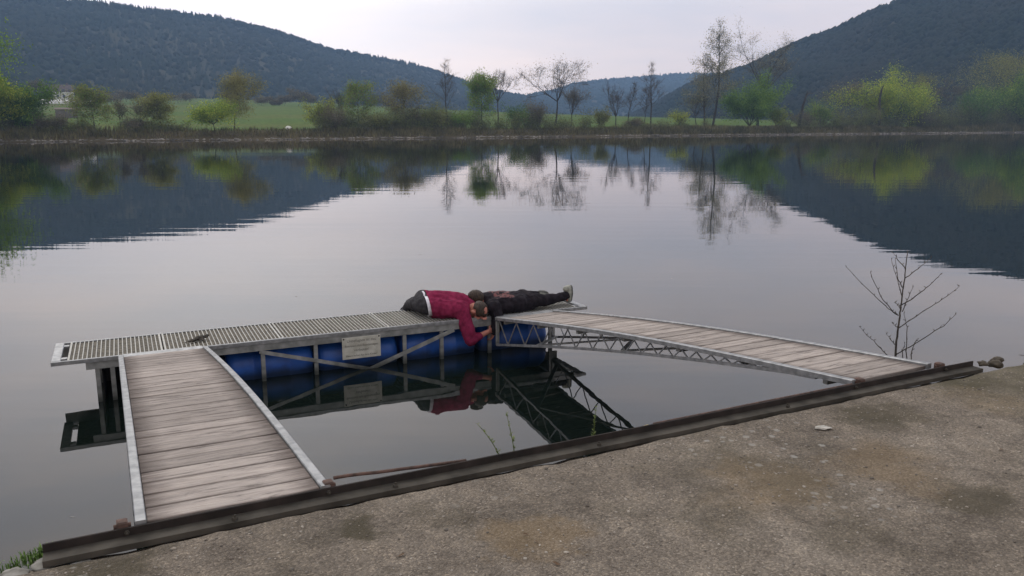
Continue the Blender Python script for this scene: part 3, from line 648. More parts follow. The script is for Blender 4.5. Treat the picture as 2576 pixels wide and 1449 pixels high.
def fuse(name, mb, mat, parent, base, voxel=.012, smooth=6, wr=0.0, wscale=9.0, seed=0, cut=None):
    """union of closed pieces -> one continuous skin"""
    mb2 = MB(); mb2.v = [(x-base[0], y-base[1], z-base[2]) for x, y, z in mb.v]; mb2.f = mb.f
    me = mb2.mesh(name, S); tmp = bpy.data.objects.new('tmp', me); COL.objects.link(tmp)
    r = tmp.modifiers.new('r', 'REMESH'); r.mode = 'VOXEL'; r.voxel_size = voxel*S; r.adaptivity = 0
    sm = tmp.modifiers.new('s', 'SMOOTH'); sm.iterations = smooth; sm.factor = .5
    dg = bpy.context.evaluated_depsgraph_get(); dg.update()
    out = bpy.data.meshes.new_from_object(tmp.evaluated_get(dg)); bpy.data.objects.remove(tmp)
    out.name = name
    if wr:
        n = len(out.vertices); co = np.empty(n*3, dtype=np.float32); no = np.empty(n*3, dtype=np.float32)
        out.vertices.foreach_get('co', co); out.vertices.foreach_get('normal', no); co = co.reshape(-1,3); no = no.reshape(-1,3)
        k = np.array([mnoise.fractal(Vector((float(p[0])*wscale, float(p[1])*wscale*1.6, float(p[2])*wscale+seed)), .7, 2.1, 3) for p in co])
        k = -np.abs(k) + .25
        co = co + no*(k*wr)[:, None]; out.vertices.foreach_set('co', co.ravel()); out.update()
    if cut:                                          # hem: everything behind the plane goes, the edge turns in
        bm = bmesh.new(); bm.from_mesh(out); co = (Vector(cut[0])-Vector(base))*S; no = Vector(cut[1]).normalized()
        r = bmesh.ops.bisect_plane(bm, geom=bm.verts[:]+bm.edges[:]+bm.faces[:], plane_co=co, plane_no=no, clear_inner=True)
        ed = [e for e in r['geom_cut'] if isinstance(e, bmesh.types.BMEdge)]
        ex = bmesh.ops.extrude_edge_only(bm, edges=ed); nv = [v for v in ex['geom'] if isinstance(v, bmesh.types.BMVert)]
        if nv:
            c = sum((v.co for v in nv), Vector())/len(nv)
            for v in nv: v.co = v.co.lerp(c, .10) + no*.006
        bm.to_mesh(out); bm.free()
    out.polygons.foreach_set('use_smooth', [True]*len(out.polygons)); out.materials.clear()
    return link(name, out, mat, parent)
def frame_from(crown, face):
    z = Vector(crown).normalized(); y = Vector(face); y = (y - z*y.dot(z)).normalized(); x = y.cross(z)
    return Matrix((x, y, z)).transposed()
def head(mb, c, R, k=1.0):
    P = lambda x, y, z: Vector(c) + R @ Vector((x*k, y*k, z*k))
    ellip(mb, P(0, -.012, .022), R, .073*k, .092*k, .090*k)          # cranium
    ellip(mb, P(0, .022, -.045), R, .058*k, .068*k, .070*k)          # face
    ellip(mb, P(0, .048, -.092), R, .034*k, .030*k, .026*k)          # chin
    capsule(mb, P(0, .088, -.012), P(0, .104, -.046), .010*k, .015*k, 10)    # nose
    capsule(mb, P(-.034, .080, .006), P(.034, .080, .006), .012*k, .012*k, 10)  # brow
    capsule(mb, P(-.020, .084, -.074), P(.020, .084, -.074), .008*k, .008*k, 8)  # lips
    for sx in (-1, 1):
        ellip(mb, P(.074*sx, -.006, -.022), R, .012*k, .022*k, .034*k, 10)      # ear
        ellip(mb, P(.028*sx, .074, -.010), R, .014*k, .012*k, .010*k, 8)        # eye
def hand(mb, wrist, d, palm_n, curl, k=1.0, r=1):
    """wrist point, finger direction d, palm normal; thumb on side r"""
    d = Vector(d).normalized(); n = Vector(palm_n); n = (n - d*n.dot(d)).normalized(); s_ = d.cross(n)*r
    w = Vector(wrist)
    for t in (-.026, -.009, .009, .026): capsule(mb, w + s_*t*.7*k, w + d*.078*k + s_*t*k, .013*k, .012*k, 8)
    for t, L in ((-.030, .058), (-.010, .074), (.010, .080), (.030, .072)):
        p = w + d*.082*k + s_*t*k; dd = d.copy(); ll = L*k
        for q, fr in enumerate((.45, .32, .26)):
            dd = (dd + n*math.tan(curl*(.5+.4*q))).normalized(); p2 = p + dd*ll*fr; capsule(mb, p, p2, .0088*k, .0080*k, 8); p = p2
    p = w + d*.022*k + s_*.030*k; p2 = p + (d*.55 + s_*.6 + n*.4).normalized()*.036*k; p3 = p2 + (d*.8 + n*.5).normalized()*.030*k
    capsule(mb, p, p2, .0115*k, .010*k, 8); capsule(mb, p2, p3, .010*k, .0085*k, 8)
def hair_cap(c, R, k, parent, base, bald=False, seed=0):
    """hair shell over the cranium, open over the face and, if balding, at the crown"""
    mb = MB(); n, m = 48, 26; rx, ry, rz = .083*k, .103*k, .098*k; c = Vector(c); idx = {}
    BALD = (R.transposed() @ Vector((.62, -1.0, .05))).normalized()
    def keep(d):
        if d.y > .50 and d.z < .62: return False
        if d.z < -.50: return False
        if abs(d.x) > .86 and d.z < -.05 and d.y > -.35: return False
        if bald:
            q = (d - BALD).length
            if q < .40+.10*nz3(d.x*5, d.y*5, 2): return False
        return True
    for j in range(m+1):
        th = math.pi*j/m
        for i in range(n):
            ph = 2*math.pi*i/n; d = Vector((math.sin(th)*math.cos(ph), math.sin(th)*math.sin(ph), math.cos(th)))
            w = 1 + .06*nz3(d.x*6, d.y*6, d.z*6+seed) + .055*nz3(d.x*17, d.y*17, d.z*10+seed)
            p = c + R @ Vector((0, -.012*k, .022*k)) + R @ Vector((d.x*rx*w, d.y*ry*w, d.z*rz*w)); mb.v.append(tuple(p - Vector(base)))
            idx[(j, i)] = d
    for j in range(m):
        for i in range(n):
            i2 = (i+1) % n
            if all(keep(idx[q]) for q in ((j,i),(j,i2),(j+1,i),(j+1,i2))): mb.f.append((j*n+i, j*n+i2, (j+1)*n+i2, (j+1)*n+i))
    mb.smooth = True; me = mb.mesh('hair', S); tmp = bpy.data.objects.new('tmp', me); COL.objects.link(tmp)
    so = tmp.modifiers.new('s', 'SOLIDIFY'); so.thickness = .012*S; so.offset = -1
    dg = bpy.context.evaluated_depsgraph_get(); out = bpy.data.meshes.new_from_object(tmp.evaluated_get(dg)); bpy.data.objects.remove(tmp)
    return link('hair', out, M['hair'], parent)

def person_red():
    base = (3.6, 9.15, DZ); t = thing('person', base); tag(t, 'person in maroon sweater and grey trousers lying with arm over the deck edge', 'person')
    shN, shF = (3.85, 8.885, .515), (3.97, 9.17, .60); elN, wrN = (3.905, 8.755, .215), (4.145, 8.775, .285)
    elF, wrF = (4.13, 9.03, .53), (4.10, 8.90, .51)
    hipN, hipF = (3.475, 9.14, .610), (3.52, 9.28, .640); knN, knF = (3.435, 9.555, .535), (3.60, 9.62, .540)
    anN, anF = (3.40, 9.85, .30), (3.56, 9.90, .29)
    hc = (4.042, 8.852, .540); R = frame_from((.56, -.80, -.10), (.22, .05, -.97)); k = 1.08
    b = MB()
    for a_, c_, r1, r2 in [((3.54,9.18,.62), (3.90,9.03,.60), .095, .105), (shN, shF, .075, .075), (hipN, hipF, .075, .078),
        (shN, elN, .052, .042), (elN, wrN, .042, .029), (shF, elF, .050, .042), (elF, wrF, .040, .028), (hipN, knN, .068, .046), (hipF, knF, .068, .046),
        (knN, anN, .044, .034), (knF, anF, .054, .036), (anN, (3.39,9.94,.22), .034, .026), (anF, (3.55,9.99,.21), .034, .026), ((3.93,9.0,.605), (4.03,8.895,.565), .056, .052)]: capsule(b, a_, c_, r1, r2)
    head(b, hc, R, k)
    hand(b, wrN, (.95, .12, .22), (-.1, .9, -.1), .25, .95, 1); hand(b, wrF, (-.1, -.9, -.3), (0, 0, -1), .3, .95, 1)
    fuse('body', b, M['skin'], t, base, .0062, 3)
    sw = MB()
    for a_, c_, r1, r2 in [((3.50,9.085,.600), (3.84,8.925,.548), .132, .122), ((3.51,9.22,.642), (3.93,9.14,.606), .130, .118), ((3.60,9.12,.640), (3.90,9.03,.615), .135, .115),
        (shN, shF, .100, .104), (shN, (3.875,8.80,.36), .092, .084), ((3.875,8.80,.36), elN, .086, .076), (elN, (3.99,8.762,.240), .076, .056), ((3.99,8.762,.240), (4.01,8.764,.246), .054, .052), (shF, elF, .086, .070), (elF, (4.105,8.93,.515), .062, .048), ((3.93,9.01,.612), (3.985,8.955,.59), .085, .066)]: capsule(sw, a_, c_, r1, r2)
    fuse('sweater', sw, M['sweater'], t, base, .009, 4, .022, 3.6, 3, ((3.515, 9.1, .6), (.96, -.20, .16)))
    un = MB(); 
    for a_, c_, r1, r2 in [((3.47,9.09,.598), (3.60,9.05,.602), .126, .108), ((3.49,9.22,.636), (3.62,9.20,.640), .126, .106)]: capsule(un, a_, c_, r1, r2)
    fuse('undershirt', un, M['undershirt'], t, base, .010, 5, 0, 1, 0, ((3.478, 9.1, .6), (.96, -.20, .16)))
    tr = MB()
    for a_, c_, r1, r2 in [(hipN, hipF, .108, .124), ((3.50,9.12,.602), (3.52,9.24,.640), .114, .126), (hipN, (3.45,9.34,.59), .108, .096), ((3.45,9.34,.59), knN, .096, .064), (hipF, knF, .118, .070), (knN, anN, .062, .050), (knF, anF, .064, .050)]: capsule(tr, a_, c_, r1, r2)
    fuse('trousers', tr, M['greytrousers'], t, base, .010, 5, .022, 5, 9)
    for q in ((3.40, 9.90, .245), (3.56, 9.95, .235)):
        sh = MB(); capsule(sh, q, (q[0]-.01, q[1]+.11, q[2]-.115), .044, .036); capsule(sh, (q[0], q[1]-.02, q[2]-.01), (q[0]-.01, q[1]+.06, q[2]-.11), .036, .03); fuse('shoe', sh, M['sole'], t, base, .01, 3)
    hair_cap(hc, R, k, t, base, True, 4)
def person_dark():
    base = (4.6, 9.0, DZ); t = thing('person', base); tag(t, 'person in dark jacket and trousers stretched face down with one heel raised', 'person')
    shN, shF = (4.245, 8.815, .555), (4.285, 9.16, .590); elN, wrN = (4.275, 8.775, .40), (4.235, 8.80, .27)
    elF, wrF = (4.13, 9.12, .50), (4.07, 8.93, .50)
    hipN, hipF = (4.755, 8.93, .565), (4.765, 9.09, .575); knN, knF = (5.04, 8.975, .545), (4.97, 9.27, .545)
    anN, anF = (5.375, 9.03, .560), (5.10, 9.29, .54)
    hc = (4.095, 9.035, .655); R = frame_from((-.62, -.42, .66), (-.55, .75, -.25)); k = .98
    b = MB()
    for a_, c_, r1, r2 in [((4.30,8.98,.585), (4.74,9.0,.570), .105, .10), (shN, shF, .070, .070), (hipN, hipF, .090, .092), (shN, elN, .048, .040), (elN, wrN, .040, .028), (shF, elF, .048, .04), (elF, wrF, .04, .028),
        (hipN, knN, .074, .054), (hipF, knF, .074, .054), (knN, anN, .052, .036), (knF, anF, .052, .036), (anN, (5.39,9.03,.51), .034, .03), (anF, (5.18,9.30,.52), .034, .03), ((4.24,9.0,.60), (4.155,9.02,.63), .052, .050)]: capsule(b, a_, c_, r1, r2)
    head(b, hc, R, k)
    hand(b, wrN, (-.3, .25, -.8), (-1, 0, 0), .5, .85, 1); hand(b, wrF, (-.4, -.8, -.2), (0, 0, -1), .25, .92, 1)
    fuse('body', b, M['skin'], t, base, .0062, 3)
    jk = MB()
    for a_, c_, r1, r2 in [((4.28,8.90,.572), (4.62,8.905,.562), .115, .112), ((4.30,9.08,.592), (4.64,9.07,.582), .112, .108), ((4.28,8.99,.600), (4.66,8.99,.578), .115, .112), (shN, shF, .094, .098), (shN, elN, .092, .080), (elN, (4.24,8.795,.285), .078, .060), (shF, elF, .082, .066), (elF, (4.085,8.98,.50), .062, .048),
        ((4.26,9.0,.61), (4.205,9.01,.625), .082, .064), ((4.62,8.92,.55), (4.78,8.94,.548), .112, .106), ((4.64,9.06,.575), (4.78,9.06,.57), .11, .108)]: capsule(jk, a_, c_, r1, r2)
    j = fuse('jacket', jk, M['jacket'], t, base, .009, 4, .028, 4.0, 5)
    j.data.materials.append(M['print'])
    for p in j.data.polygons:
        x, y, z = p.center[0]/S+base[0], p.center[1]/S+base[1], p.center[2]/S+base[2]
        if p.normal.z > .35 and 4.29 < x < 4.54 and 8.84 < y < 9.20 and nz3(x*14, y*14, 3) > -.22: p.material_index = 1
    tr = MB()
    for a_, c_, r1, r2 in [(hipN, hipF, .108, .112), (hipN, (4.86,8.945,.560), .104, .092), ((4.86,8.945,.560), knN, .092, .072), (hipF, knF, .100, .072), (knN, anN, .072, .054), (knF, anF, .070, .054)]: capsule(tr, a_, c_, r1, r2)
    fuse('trousers', tr, M['darktrousers'], t, base, .009, 5, .026, 4.8, 2)
    def shoe(heel, toe, back):
        heel = Vector(heel); toe = Vector(toe); back = Vector(back)
        up = MB(); capsule(up, heel, heel.lerp(toe, .55), .040, .040); capsule(up, heel.lerp(toe, .45), toe, .040, .032); capsule(up, heel, heel-back*.055, .038, .040)
        o = fuse('shoe', up, M['shoe'], t, base, .0075, 3)
        so = MB(); capsule(so, heel+back*.024, heel.lerp(toe, .5)+back*.026, .034, .036); capsule(so, heel.lerp(toe, .5)+back*.026, toe+back*.016, .038, .030); so = fuse('sole', so, M['sole'], t, base, .0075, 3); so.parent = o
    shoe((5.415, 9.045, .655), (5.405, 9.02, .502), (.9, .1, .12)); shoe((5.12, 9.29, .558), (5.235, 9.31, .540), (.1, .1, .6))
    hair_cap(hc, R, k, t, base, False, 8)
person_red(); person_dark()

# ------------------------------------------------------------------ small near things
t = thing('driftwood', (.93, 9.20, DZ), .25); tag(t, 'dark lump of driftwood on the slatted deck above the left gangway', 'driftwood')
mb = MB()
for a_, c_, r1, r2 in [((-.10,0,.022), (.06,.01,.036), .024, .034), ((.05,.01,.036), (.13,.02,.042), .03, .018), ((-.10,0,.022), (-.19,-.03,.012), .020, .006), ((.02,.0,.03), (.03,-.07,.014), .018, .010), ((-.06,0,.02), (-.03,.07,.014), .018, .008), ((.12,.02,.042), (.16,.04,.05), .014, .005)]: capsule(mb, a_, c_, r1, r2, 10)
dw = fuse('weathered_wood', mb, M['drift'], t, (0,0,0), .008, 2, .03, 12, 1); dw.scale = (.8, .8, .8)
t = thing('mooring_wire', (4.52, 8.55, .492), 0); tag(t, 'thin loop of pale wire lying at the pontoon end of the far gangway', 'wire')
mb = MB(); mb.tube([(.10*math.cos(a)+.02*math.sin(3*a), .045*math.sin(a), .014+.008*math.sin(2*a)) for a in np.linspace(0, 5.6, 24)], .004, 6); mb.build('loop', M['alu'], t)
def rock_mesh(name, r, seed, flat=.7):
    bm = bmesh.new(); bmesh.ops.create_icosphere(bm, subdivisions=3, radius=1)
    for v in bm.verts:
        p = v.co; d = 1 + .45*mnoise.noise(p*1.3+Vector((seed*3.1,0,0))) + .22*mnoise.noise(p*3+Vector((0,seed,0))) + .08*mnoise.noise(p*8)
        v.co = Vector((p.x*r*d*1.2, p.y*r*d, p.z*r*d*flat))
    me = bpy.data.meshes.new(name); bm.to_mesh(me); bm.free(); me.polygons.foreach_set('use_smooth', [True]*len(me.polygons)); return me
for k, (x, y, r, lab) in enumerate([(2482, 912, .03, 'smallest rock at the water edge beyond the steel beam end'), (2522, 914, .048, 'large brown rock second from the beam end at the water edge'), (2556, 914, .042, 'rounded dark rock third from the beam end at the water edge'), (2592, 918, .048, 'dark rock at the right picture edge beside the water')]):
    u, v, z = near_z(x, y, .90); o = link('rock', rock_mesh('rock', r*S, k+1), M['rock'], None, W(u+.05*(k % 2), v+.03+.06*((k*7) % 3), .885-.02*(k % 2)), (0, 0, k*1.7)); tag(o, lab, 'rock', 'rocks at the right water edge')
for k, (x, y, r, lab) in enumerate([(40, 1446, .045, 'pale lichen covered stone in the bottom left corner'), (118, 1420, .05, 'flat grey stone just below the grass tuft'), (205, 1425, .04, 'grey stone right of the flat stone near the grass tuft')]):
    u, v, z = near_z(x, y, 1.0); o = link('stone', rock_mesh('stone', r*S, k+11, .22), M['stone_grey'], None, W(u, v, 1.005), (0, 0, k*2.1)); tag(o, lab, 'stone', 'stones at the slab corner')
u, v, z = near_z(2070, 1073, QZ); o = link('flat_stone', rock_mesh('flat_stone', .034*S, 31, .16), M['stone_pale'], None, W(u, v, QZ-.006), (0, 0, UA-.4)); o.scale = (1.1, .8, 1); tag(o, 'pale oval flat stone lying alone on the brown concrete', 'stone')
# small dead leaves and bits on the slab
LEAF = MB(); LEAF.add([(-.5,0,.02),(-.2,.22,.10),(.25,.20,.06),(.5,0,.12),(.2,-.24,.03),(-.25,-.2,.08),(0,0,.0)], [(0,6,1),(1,6,2),(2,6,3),(3,6,4),(4,6,5),(5,6,0)]); leafm = LEAF.mesh('dead_leaf', 1)
leafm.materials.append(M['leafbrown'])
for k, (x, y, sz, lab) in enumerate([(1323, 1338, .022, 'tiny dark leaf on the ochre stained concrete, upper of two'), (1350, 1357, .020, 'tiny dark leaf on the ochre stained concrete, lower of two'), (1010, 1390, .030, 'brown leaf scrap on the concrete in front of the dark stain'), (1400, 1412, .030, 'thin leaf scrap nearest the bottom picture edge'), (2519, 1128, .030, 'dark leaf on the mossy concrete near the right picture edge'), (1934, 1212, .022, 'brown leaf on the right ochre patch of concrete'), (2255, 942, .045, 'dry leaf clump on the flange below the far gangway')]):
    u, v, z = near_z(x, y, QZ); o = link('dead_leaf', leafm, None, None, W(u, v, quay_z(u, v)+.006), (.1, .15, k*1.9)); o.scale = (sz*S*1.3, sz*S, sz*S); tag(o, lab, 'leaf', 'dead leaves on the slab')
# gravel loosened from the slab: uncountable
def gravel():
    rng = np.random.default_rng(5); VV = []; FF = []; off = 0
    for k in range(5200):
        u = rng.uniform(-.4, 6.5); v = 3.45 - rng.random()**1.3*3.6
        r = rng.uniform(.0025, .0065)*(1.6 if rng.random() < .06 else 1)
        vv = ICO_V*np.array([r*1.3, r, r*.7])*rng.uniform(.7, 1.3, (12, 1)); a = rng.uniform(0, 6.28); c, s_ = math.cos(a), math.sin(a)
        vv = np.stack([vv[:,0]*c-vv[:,1]*s_+u, vv[:,0]*s_+vv[:,1]*c+v, vv[:,2]+quay_z(u, v)+r*.15], 1)*S
        VV.append(vv); FF.append(ICO_F+off); off += 12
    o = link('gravel', np_mesh('gravel', np.concatenate(VV), np.concatenate(FF)), noise_mat('gravel_grains', (.13,.11,.09), (.26,.235,.20), 3, 4, .9, island=.55)); o.rotation_euler = (0, 0, UA); tag(o, kind='stuff')
gravel()
# grass tuft at the slab's left corner
def blades(n, spread, hmin, hmax, rng, lean=.5, w=.006):
    mb = MB()
    for i in range(n):
        a = rng.uniform(0, 6.28); r = spread*rng.random()**.7; x, y = r*math.cos(a), r*math.sin(a)*.7; h = rng.uniform(hmin, hmax); b = rng.uniform(0, 6.28); l = rng.uniform(.1, lean)
        dx, dy = math.cos(b)*l*h, math.sin(b)*l*h; px, py = -math.sin(b)*w/2, math.cos(b)*w/2
        mb.add([(x-px,y-py,-.01),(x+px,y+py,-.01),(x+dx*.4+px*.8,y+dy*.4+py*.8,h*.6),(x+dx*.4-px*.8,y+dy*.4-py*.8,h*.6),(x+dx,y+dy,h*.9)], [(0,1,2,3),(3,2,4)])
    return mb
rr = random.Random(3)
for x, y, n, sp, h, lab in ((100, 1398, 160, .075, .045, 'bright green grass tuft at the left end of the steel beam'), (35, 1425, 90, .08, .03, 'low dry grass patch left of the bright grass tuft')):
    u, v, z = near_z(x, y, .97); t = thing('grass_tuft', (u, v, .965)); tag(t, lab, 'grass'); blades(n, sp, h*.4, h, rr, .9).build('blades', M['grass'], t)
# green sprigs growing from the quay wall
def sprig(x, ybase, ytop, lean, lab, seed):
    u, v, z = near_z(x, ybase, 1.0); v = max(v, 3.68); rng = random.Random(seed)
    d = math.hypot(u, v); h = (ybase-ytop)/F*d*1.02 + .10
    t = thing('weed_sprig', (u, v, .90)); tag(t, lab, 'plant', 'weeds outside the quay wall')
    pts = [(lean*h*(q**1.5), .02*q, h*q) for q in np.linspace(0, 1, 8)]
    mb = MB(); mb.tube(pts, [.0035*(1-.7*q) for q in np.linspace(0, 1, 8)], 5); mb.build('stem', M['sprig'], t)
    lf = MB()
    for i in range(46):
        q = rng.uniform(.12, 1); a = rng.uniform(0, 6.28); L = rng.uniform(.012, .028)*(1.15-.5*q)
        p = Vector((lean*h*(q**1.5), .02*q, h*q)); dd = Vector((math.cos(a), math.sin(a), .9)).normalized(); s_ = dd.cross(Vector((0,0,1))).normalized()*L*.25
        lf.add([p, p+dd*L*.5+s_, p+dd*L, p+dd*L*.5-s_], [(0,1,2,3)])
    lf.build('leaves', M['sprig'], t)
sprig(1262, 1125, 1050, -.55, 'leaning green weed sprig, leftmost in the water gap before the beam', 1)
sprig(1296, 1118, 1030, -.16, 'tall bushy green weed sprig in the water gap before the beam', 2)
sprig(1492, 1095, 1020, .12, 'thin green weed sprig by the yellow reed stalk', 3)
# bare sapling beyond the far gangway
def sapling():
    D0 = None
    u0, v0, z0 = near_z(2255, 900, .80); bw = W(u0, v0, 0); dist = math.hypot(bw.x, bw.y)
    root = W(u0, v0, .0); t = thing('bare_sapling', root, 0, False); tag(t, 'bare leafless sapling rising behind the shore end of the far gangway', 'sapling')
    f_ = np.array([bw.x, bw.y])/dist; rt = np.array([f_[1], -f_[0]])
    def pt(zx, zy, dd=0.0):
        sx, sy = (2400+zx/3.449)/1.19255, (720+zy/3.449)/1.19255; r = ray(sx, sy); k = (dist+dd)/float(r[:2] @ f_); p = np.array([0,0,CAMZ]) + k*r
        return Vector((p[0]-root.x, p[1]-root.y, p[2]-root.z))
    rng = random.Random(8)
    def stem(pts, r0, r1, name, parent=None, fork=0.0, buds=True):
        mb = MB(); P = []; n = len(pts); 
        for i, (a, b) in enumerate(pts): P.append(pt(a, b, fork*i/max(1, n-1)))
        Q = []
        for a, b in zip(P[:-1], P[1:]):
            for q in range(4): Q.append(a.lerp(b, q/4) + Vector((rng.uniform(-1,1), rng.uniform(-1,1), rng.uniform(-1,1)))*.004)
        Q.append(P[-1]); m = len(Q)
        mb.tube(Q, [r0+(r1-r0)*i/(m-1) for i in range(m)], 6)
        if buds:
            for i in range(2, m, 2):
                d = Vector((rng.uniform(-1,1), rng.uniform(-1,1), rng.uniform(.2,1))).normalized(); mb.tube([Q[i], Q[i]+d*.012, Q[i]+d*.026], [.003, .0042, .001], 5)
        mb.smooth = True; return mb.build(name, M['sapling'], parent or t, scale=1)
    tr = stem([(975,1700),(985,1250),(1000,1050),(1020,850),(1035,760),(1055,600),(1075,440),(1095,280),(1115,110)],  .0115, .0035, 'trunk', buds=False)
    for q, fk in ((([(1020,785),(880,680),(650,460),(480,280)]), .4), ([(1010,775),(960,740),(840,590),(770,440),(728,335)], -.3), ([(1055,575),(1020,460),(990,350),(945,200)], .25), ([(1065,490),(1010,400),(985,195)], -.2), ([(1090,300),(1020,210),(965,135)], .3), ([(1090,395),(1220,300),(1360,178)], .35),
        ([(1058,672),(1250,545),(1375,440),(1450,358)], -.4), ([(1025,905),(1200,790),(1400,660),(1530,580),(1650,475)], .5), ([(1000,1180),(1180,1080),(1400,940),(1500,880),(1610,770)], -.5), ([(1060,740),(1110,620),(1170,490)], -.2), ([(985,1085),(940,1030),(895,975)], .15), ([(905,1195),(840,1130),(760,1040),(690,985),(615,895)], .3), ([(1035,710),(1010,670),(985,640)], .1), ([(1010,910),(980,880),(955,860)], .1)):
        stem(q, .0050, .0017, 'branch', None, fk)
    for q in ([(1110,1400),(1100,1150),(1105,900),(1075,760)], [(1080,1400),(1060,1150),(1085,1070)], [(1150,1400),(1150,1180),(1180,1080),(1220,1020)]): stem(q, .006, .002, 'shoot', None, .1)
sapling()
# scraps drifting on the river
for k, (x, y, sz, lab) in enumerate([(182, 1300, .05, 'thin pale feather floating left of the near gangway'), (1425, 1165, .030, 'small pale leaf floating in the enclosed water below the people'), (745, 745, .05, 'dark leaf floating behind the slatted deck'), (1690, 700, .05, 'pale scrap drifting behind the lying people'), (2115, 735, .05, 'dark scrap drifting left of the bare sapling'), (1057, 640, .07, 'dark leaf drifting far out above the maroon sweater')]):
    u, v, z = near_z(x, y, .004); o = link('floating_leaf', leafm.copy(), None, None, W(u, v, .002), (0, 0, k*1.3)); o.data.materials.clear(); o.data.materials.append(M['stone_pale'] if k in (0, 1, 3) else M['leafbrown']); o.scale = (sz*S, sz*S*(.2 if k == 0 else .6), sz*S*.3); tag(o, lab, 'leaf', 'scraps floating on the river')
u0, v0, z0 = near_z(2600, 905, .85)
t = thing('bare_twig', (u0, v0, .85)); tag(t, 'bare twig reaching in from the right picture edge above the rocks', 'twig')
mb = MB(); mb.tube([(0.05,0,.0),(-.05,.02,.03),(-.12,.05,.045)], [.006,.004,.002], 5); mb.tube([(.0,0,.015),(-.05,.02,.09),(-.075,.03,.14)], [.005,.003,.0015], 5); mb.build('stem', M['sapling'], t)

# ------------------------------------------------------------------ far bank: stones, brush, trees
def riprap():
    rng = np.random.default_rng(21); VV = []; FF = []; off = 0
    for k in range(2600):
        u = rng.uniform(-90, 330); lane = nz3(u*.06, 3.1)
        if lane < -.35 and rng.random() < .8: continue
        v = BANK + rng.normal(-.25, .16); r = rng.uniform(.08, .22)
        vv = ICO_V*np.array([r*1.5, r, r*.6])*rng.uniform(.7, 1.3, (12, 1)); p = WM(u, v, max(.02, meadow_z(u, v))+.03); VV.append(vv+np.array(p)); FF.append(ICO_F+off); off += 12
    o = link('riprap', np_mesh('riprap', np.concatenate(VV), np.concatenate(FF)), noise_mat('riprap_stone', (.08,.074,.062), (.26,.245,.22), .3, 4, .9, island=.5)); tag(o, kind='stuff')
riprap()
def brush():
    rng = np.random.default_rng(23); n = 90000
    u = rng.uniform(-110, 380, n); dens = np.array([nz3(a*.045, 6.6) for a in u]); keep = rng.random(n) < .75+.8*dens; u = u[keep]; n = len(u)
    v = BANK + .1 + rng.gamma(1.7, 1.2, n); h = rng.uniform(.25, 1.0, n)*(1+.7*np.array([nz3(a*.07, 1.6) for a in u])); a = rng.uniform(0, 6.28, n); w = rng.uniform(.04, .13, n); l = rng.normal(0, .35, n)
    z = np.array([meadow_z(float(p), float(q)) for p, q in zip(u, v)])
    base = Uv[None]*u[:,None] + Vv[None]*v[:,None]; dx = np.stack([np.cos(a), np.sin(a)], 1)
    V = np.empty((n, 3, 3)); V[:,0,:2] = base-dx*w[:,None]; V[:,1,:2] = base+dx*w[:,None]; V[:,2,:2] = base+np.stack([-np.sin(a), np.cos(a)], 1)*(l*h)[:,None]+dx*(l*h*.6)[:,None]
    V[:,0,2] = z-.1; V[:,1,2] = z-.1; V[:,2,2] = z+h
    o = link('bank_brush', np_mesh('bank_brush', V.reshape(-1,3), np.arange(3*n).reshape(-1,3)), noise_mat('dry_brush', (.080,.076,.034), (.15,.135,.066), .25, 4, .95, island=.4, spec=.1)); tag(o, kind='stuff')
brush()
BARK = noise_mat('tree_bark', (.030,.026,.022), (.07,.062,.052), 1.5, 5, .95, spec=.1)
BARKP = noise_mat('pale_bark', (.06,.055,.048), (.13,.12,.105), 1.5, 5, .95, spec=.1)
TWIG = noise_mat('twigs', (.075,.067,.060), (.13,.115,.10), 1.0, 3, .95, island=.3, spec=.1)
TWIGR = noise_mat('reddish_twigs', (.085,.070,.055), (.14,.115,.088), 1.0, 3, .95, island=.3, spec=.1)
def leafmat(name, a, b):
    m = noise_mat(name, a, b, .35, 4, .8, island=.35, spec=.15); N = m.node_tree.nodes; L = m.node_tree.links
    P = N['Principled BSDF']; tr = N.new('ShaderNodeBsdfTranslucent'); mx = N.new('ShaderNodeMixShader'); mx.inputs[0].default_value = .35
    L.new(P.inputs['Base Color'].links[0].from_socket, tr.inputs[0]); out = [n for n in N if n.type == 'OUTPUT_MATERIAL'][0]
    L.new(P.outputs[0], mx.inputs[1]); L.new(tr.outputs[0], mx.inputs[2]); L.new(mx.outputs[0], out.inputs[0]); return m
LF = {'green': leafmat('leaf_green', (0.103,0.182,0.028), (0.195,0.311,0.047)), 'dark': leafmat('leaf_dark_green', (0.057,0.115,0.024), (0.114,0.196,0.037)),
      'yellow': leafmat('leaf_yellow_green', (0.237,0.303,0.034), (0.407,0.442,0.054)), 'ochre': leafmat('leaf_ochre', (0.176,0.171,0.058), (0.253,0.237,0.085)),
      'olive': leafmat('leaf_olive', (0.137,0.157,0.047), (0.242,0.242,0.075)), 'grey': leafmat('leaf_grey_green', (0.150,0.156,0.093), (0.246,0.239,0.147)), 'brown': leafmat('leaf_brown', (.115,.100,.066), (.165,.148,.098))}
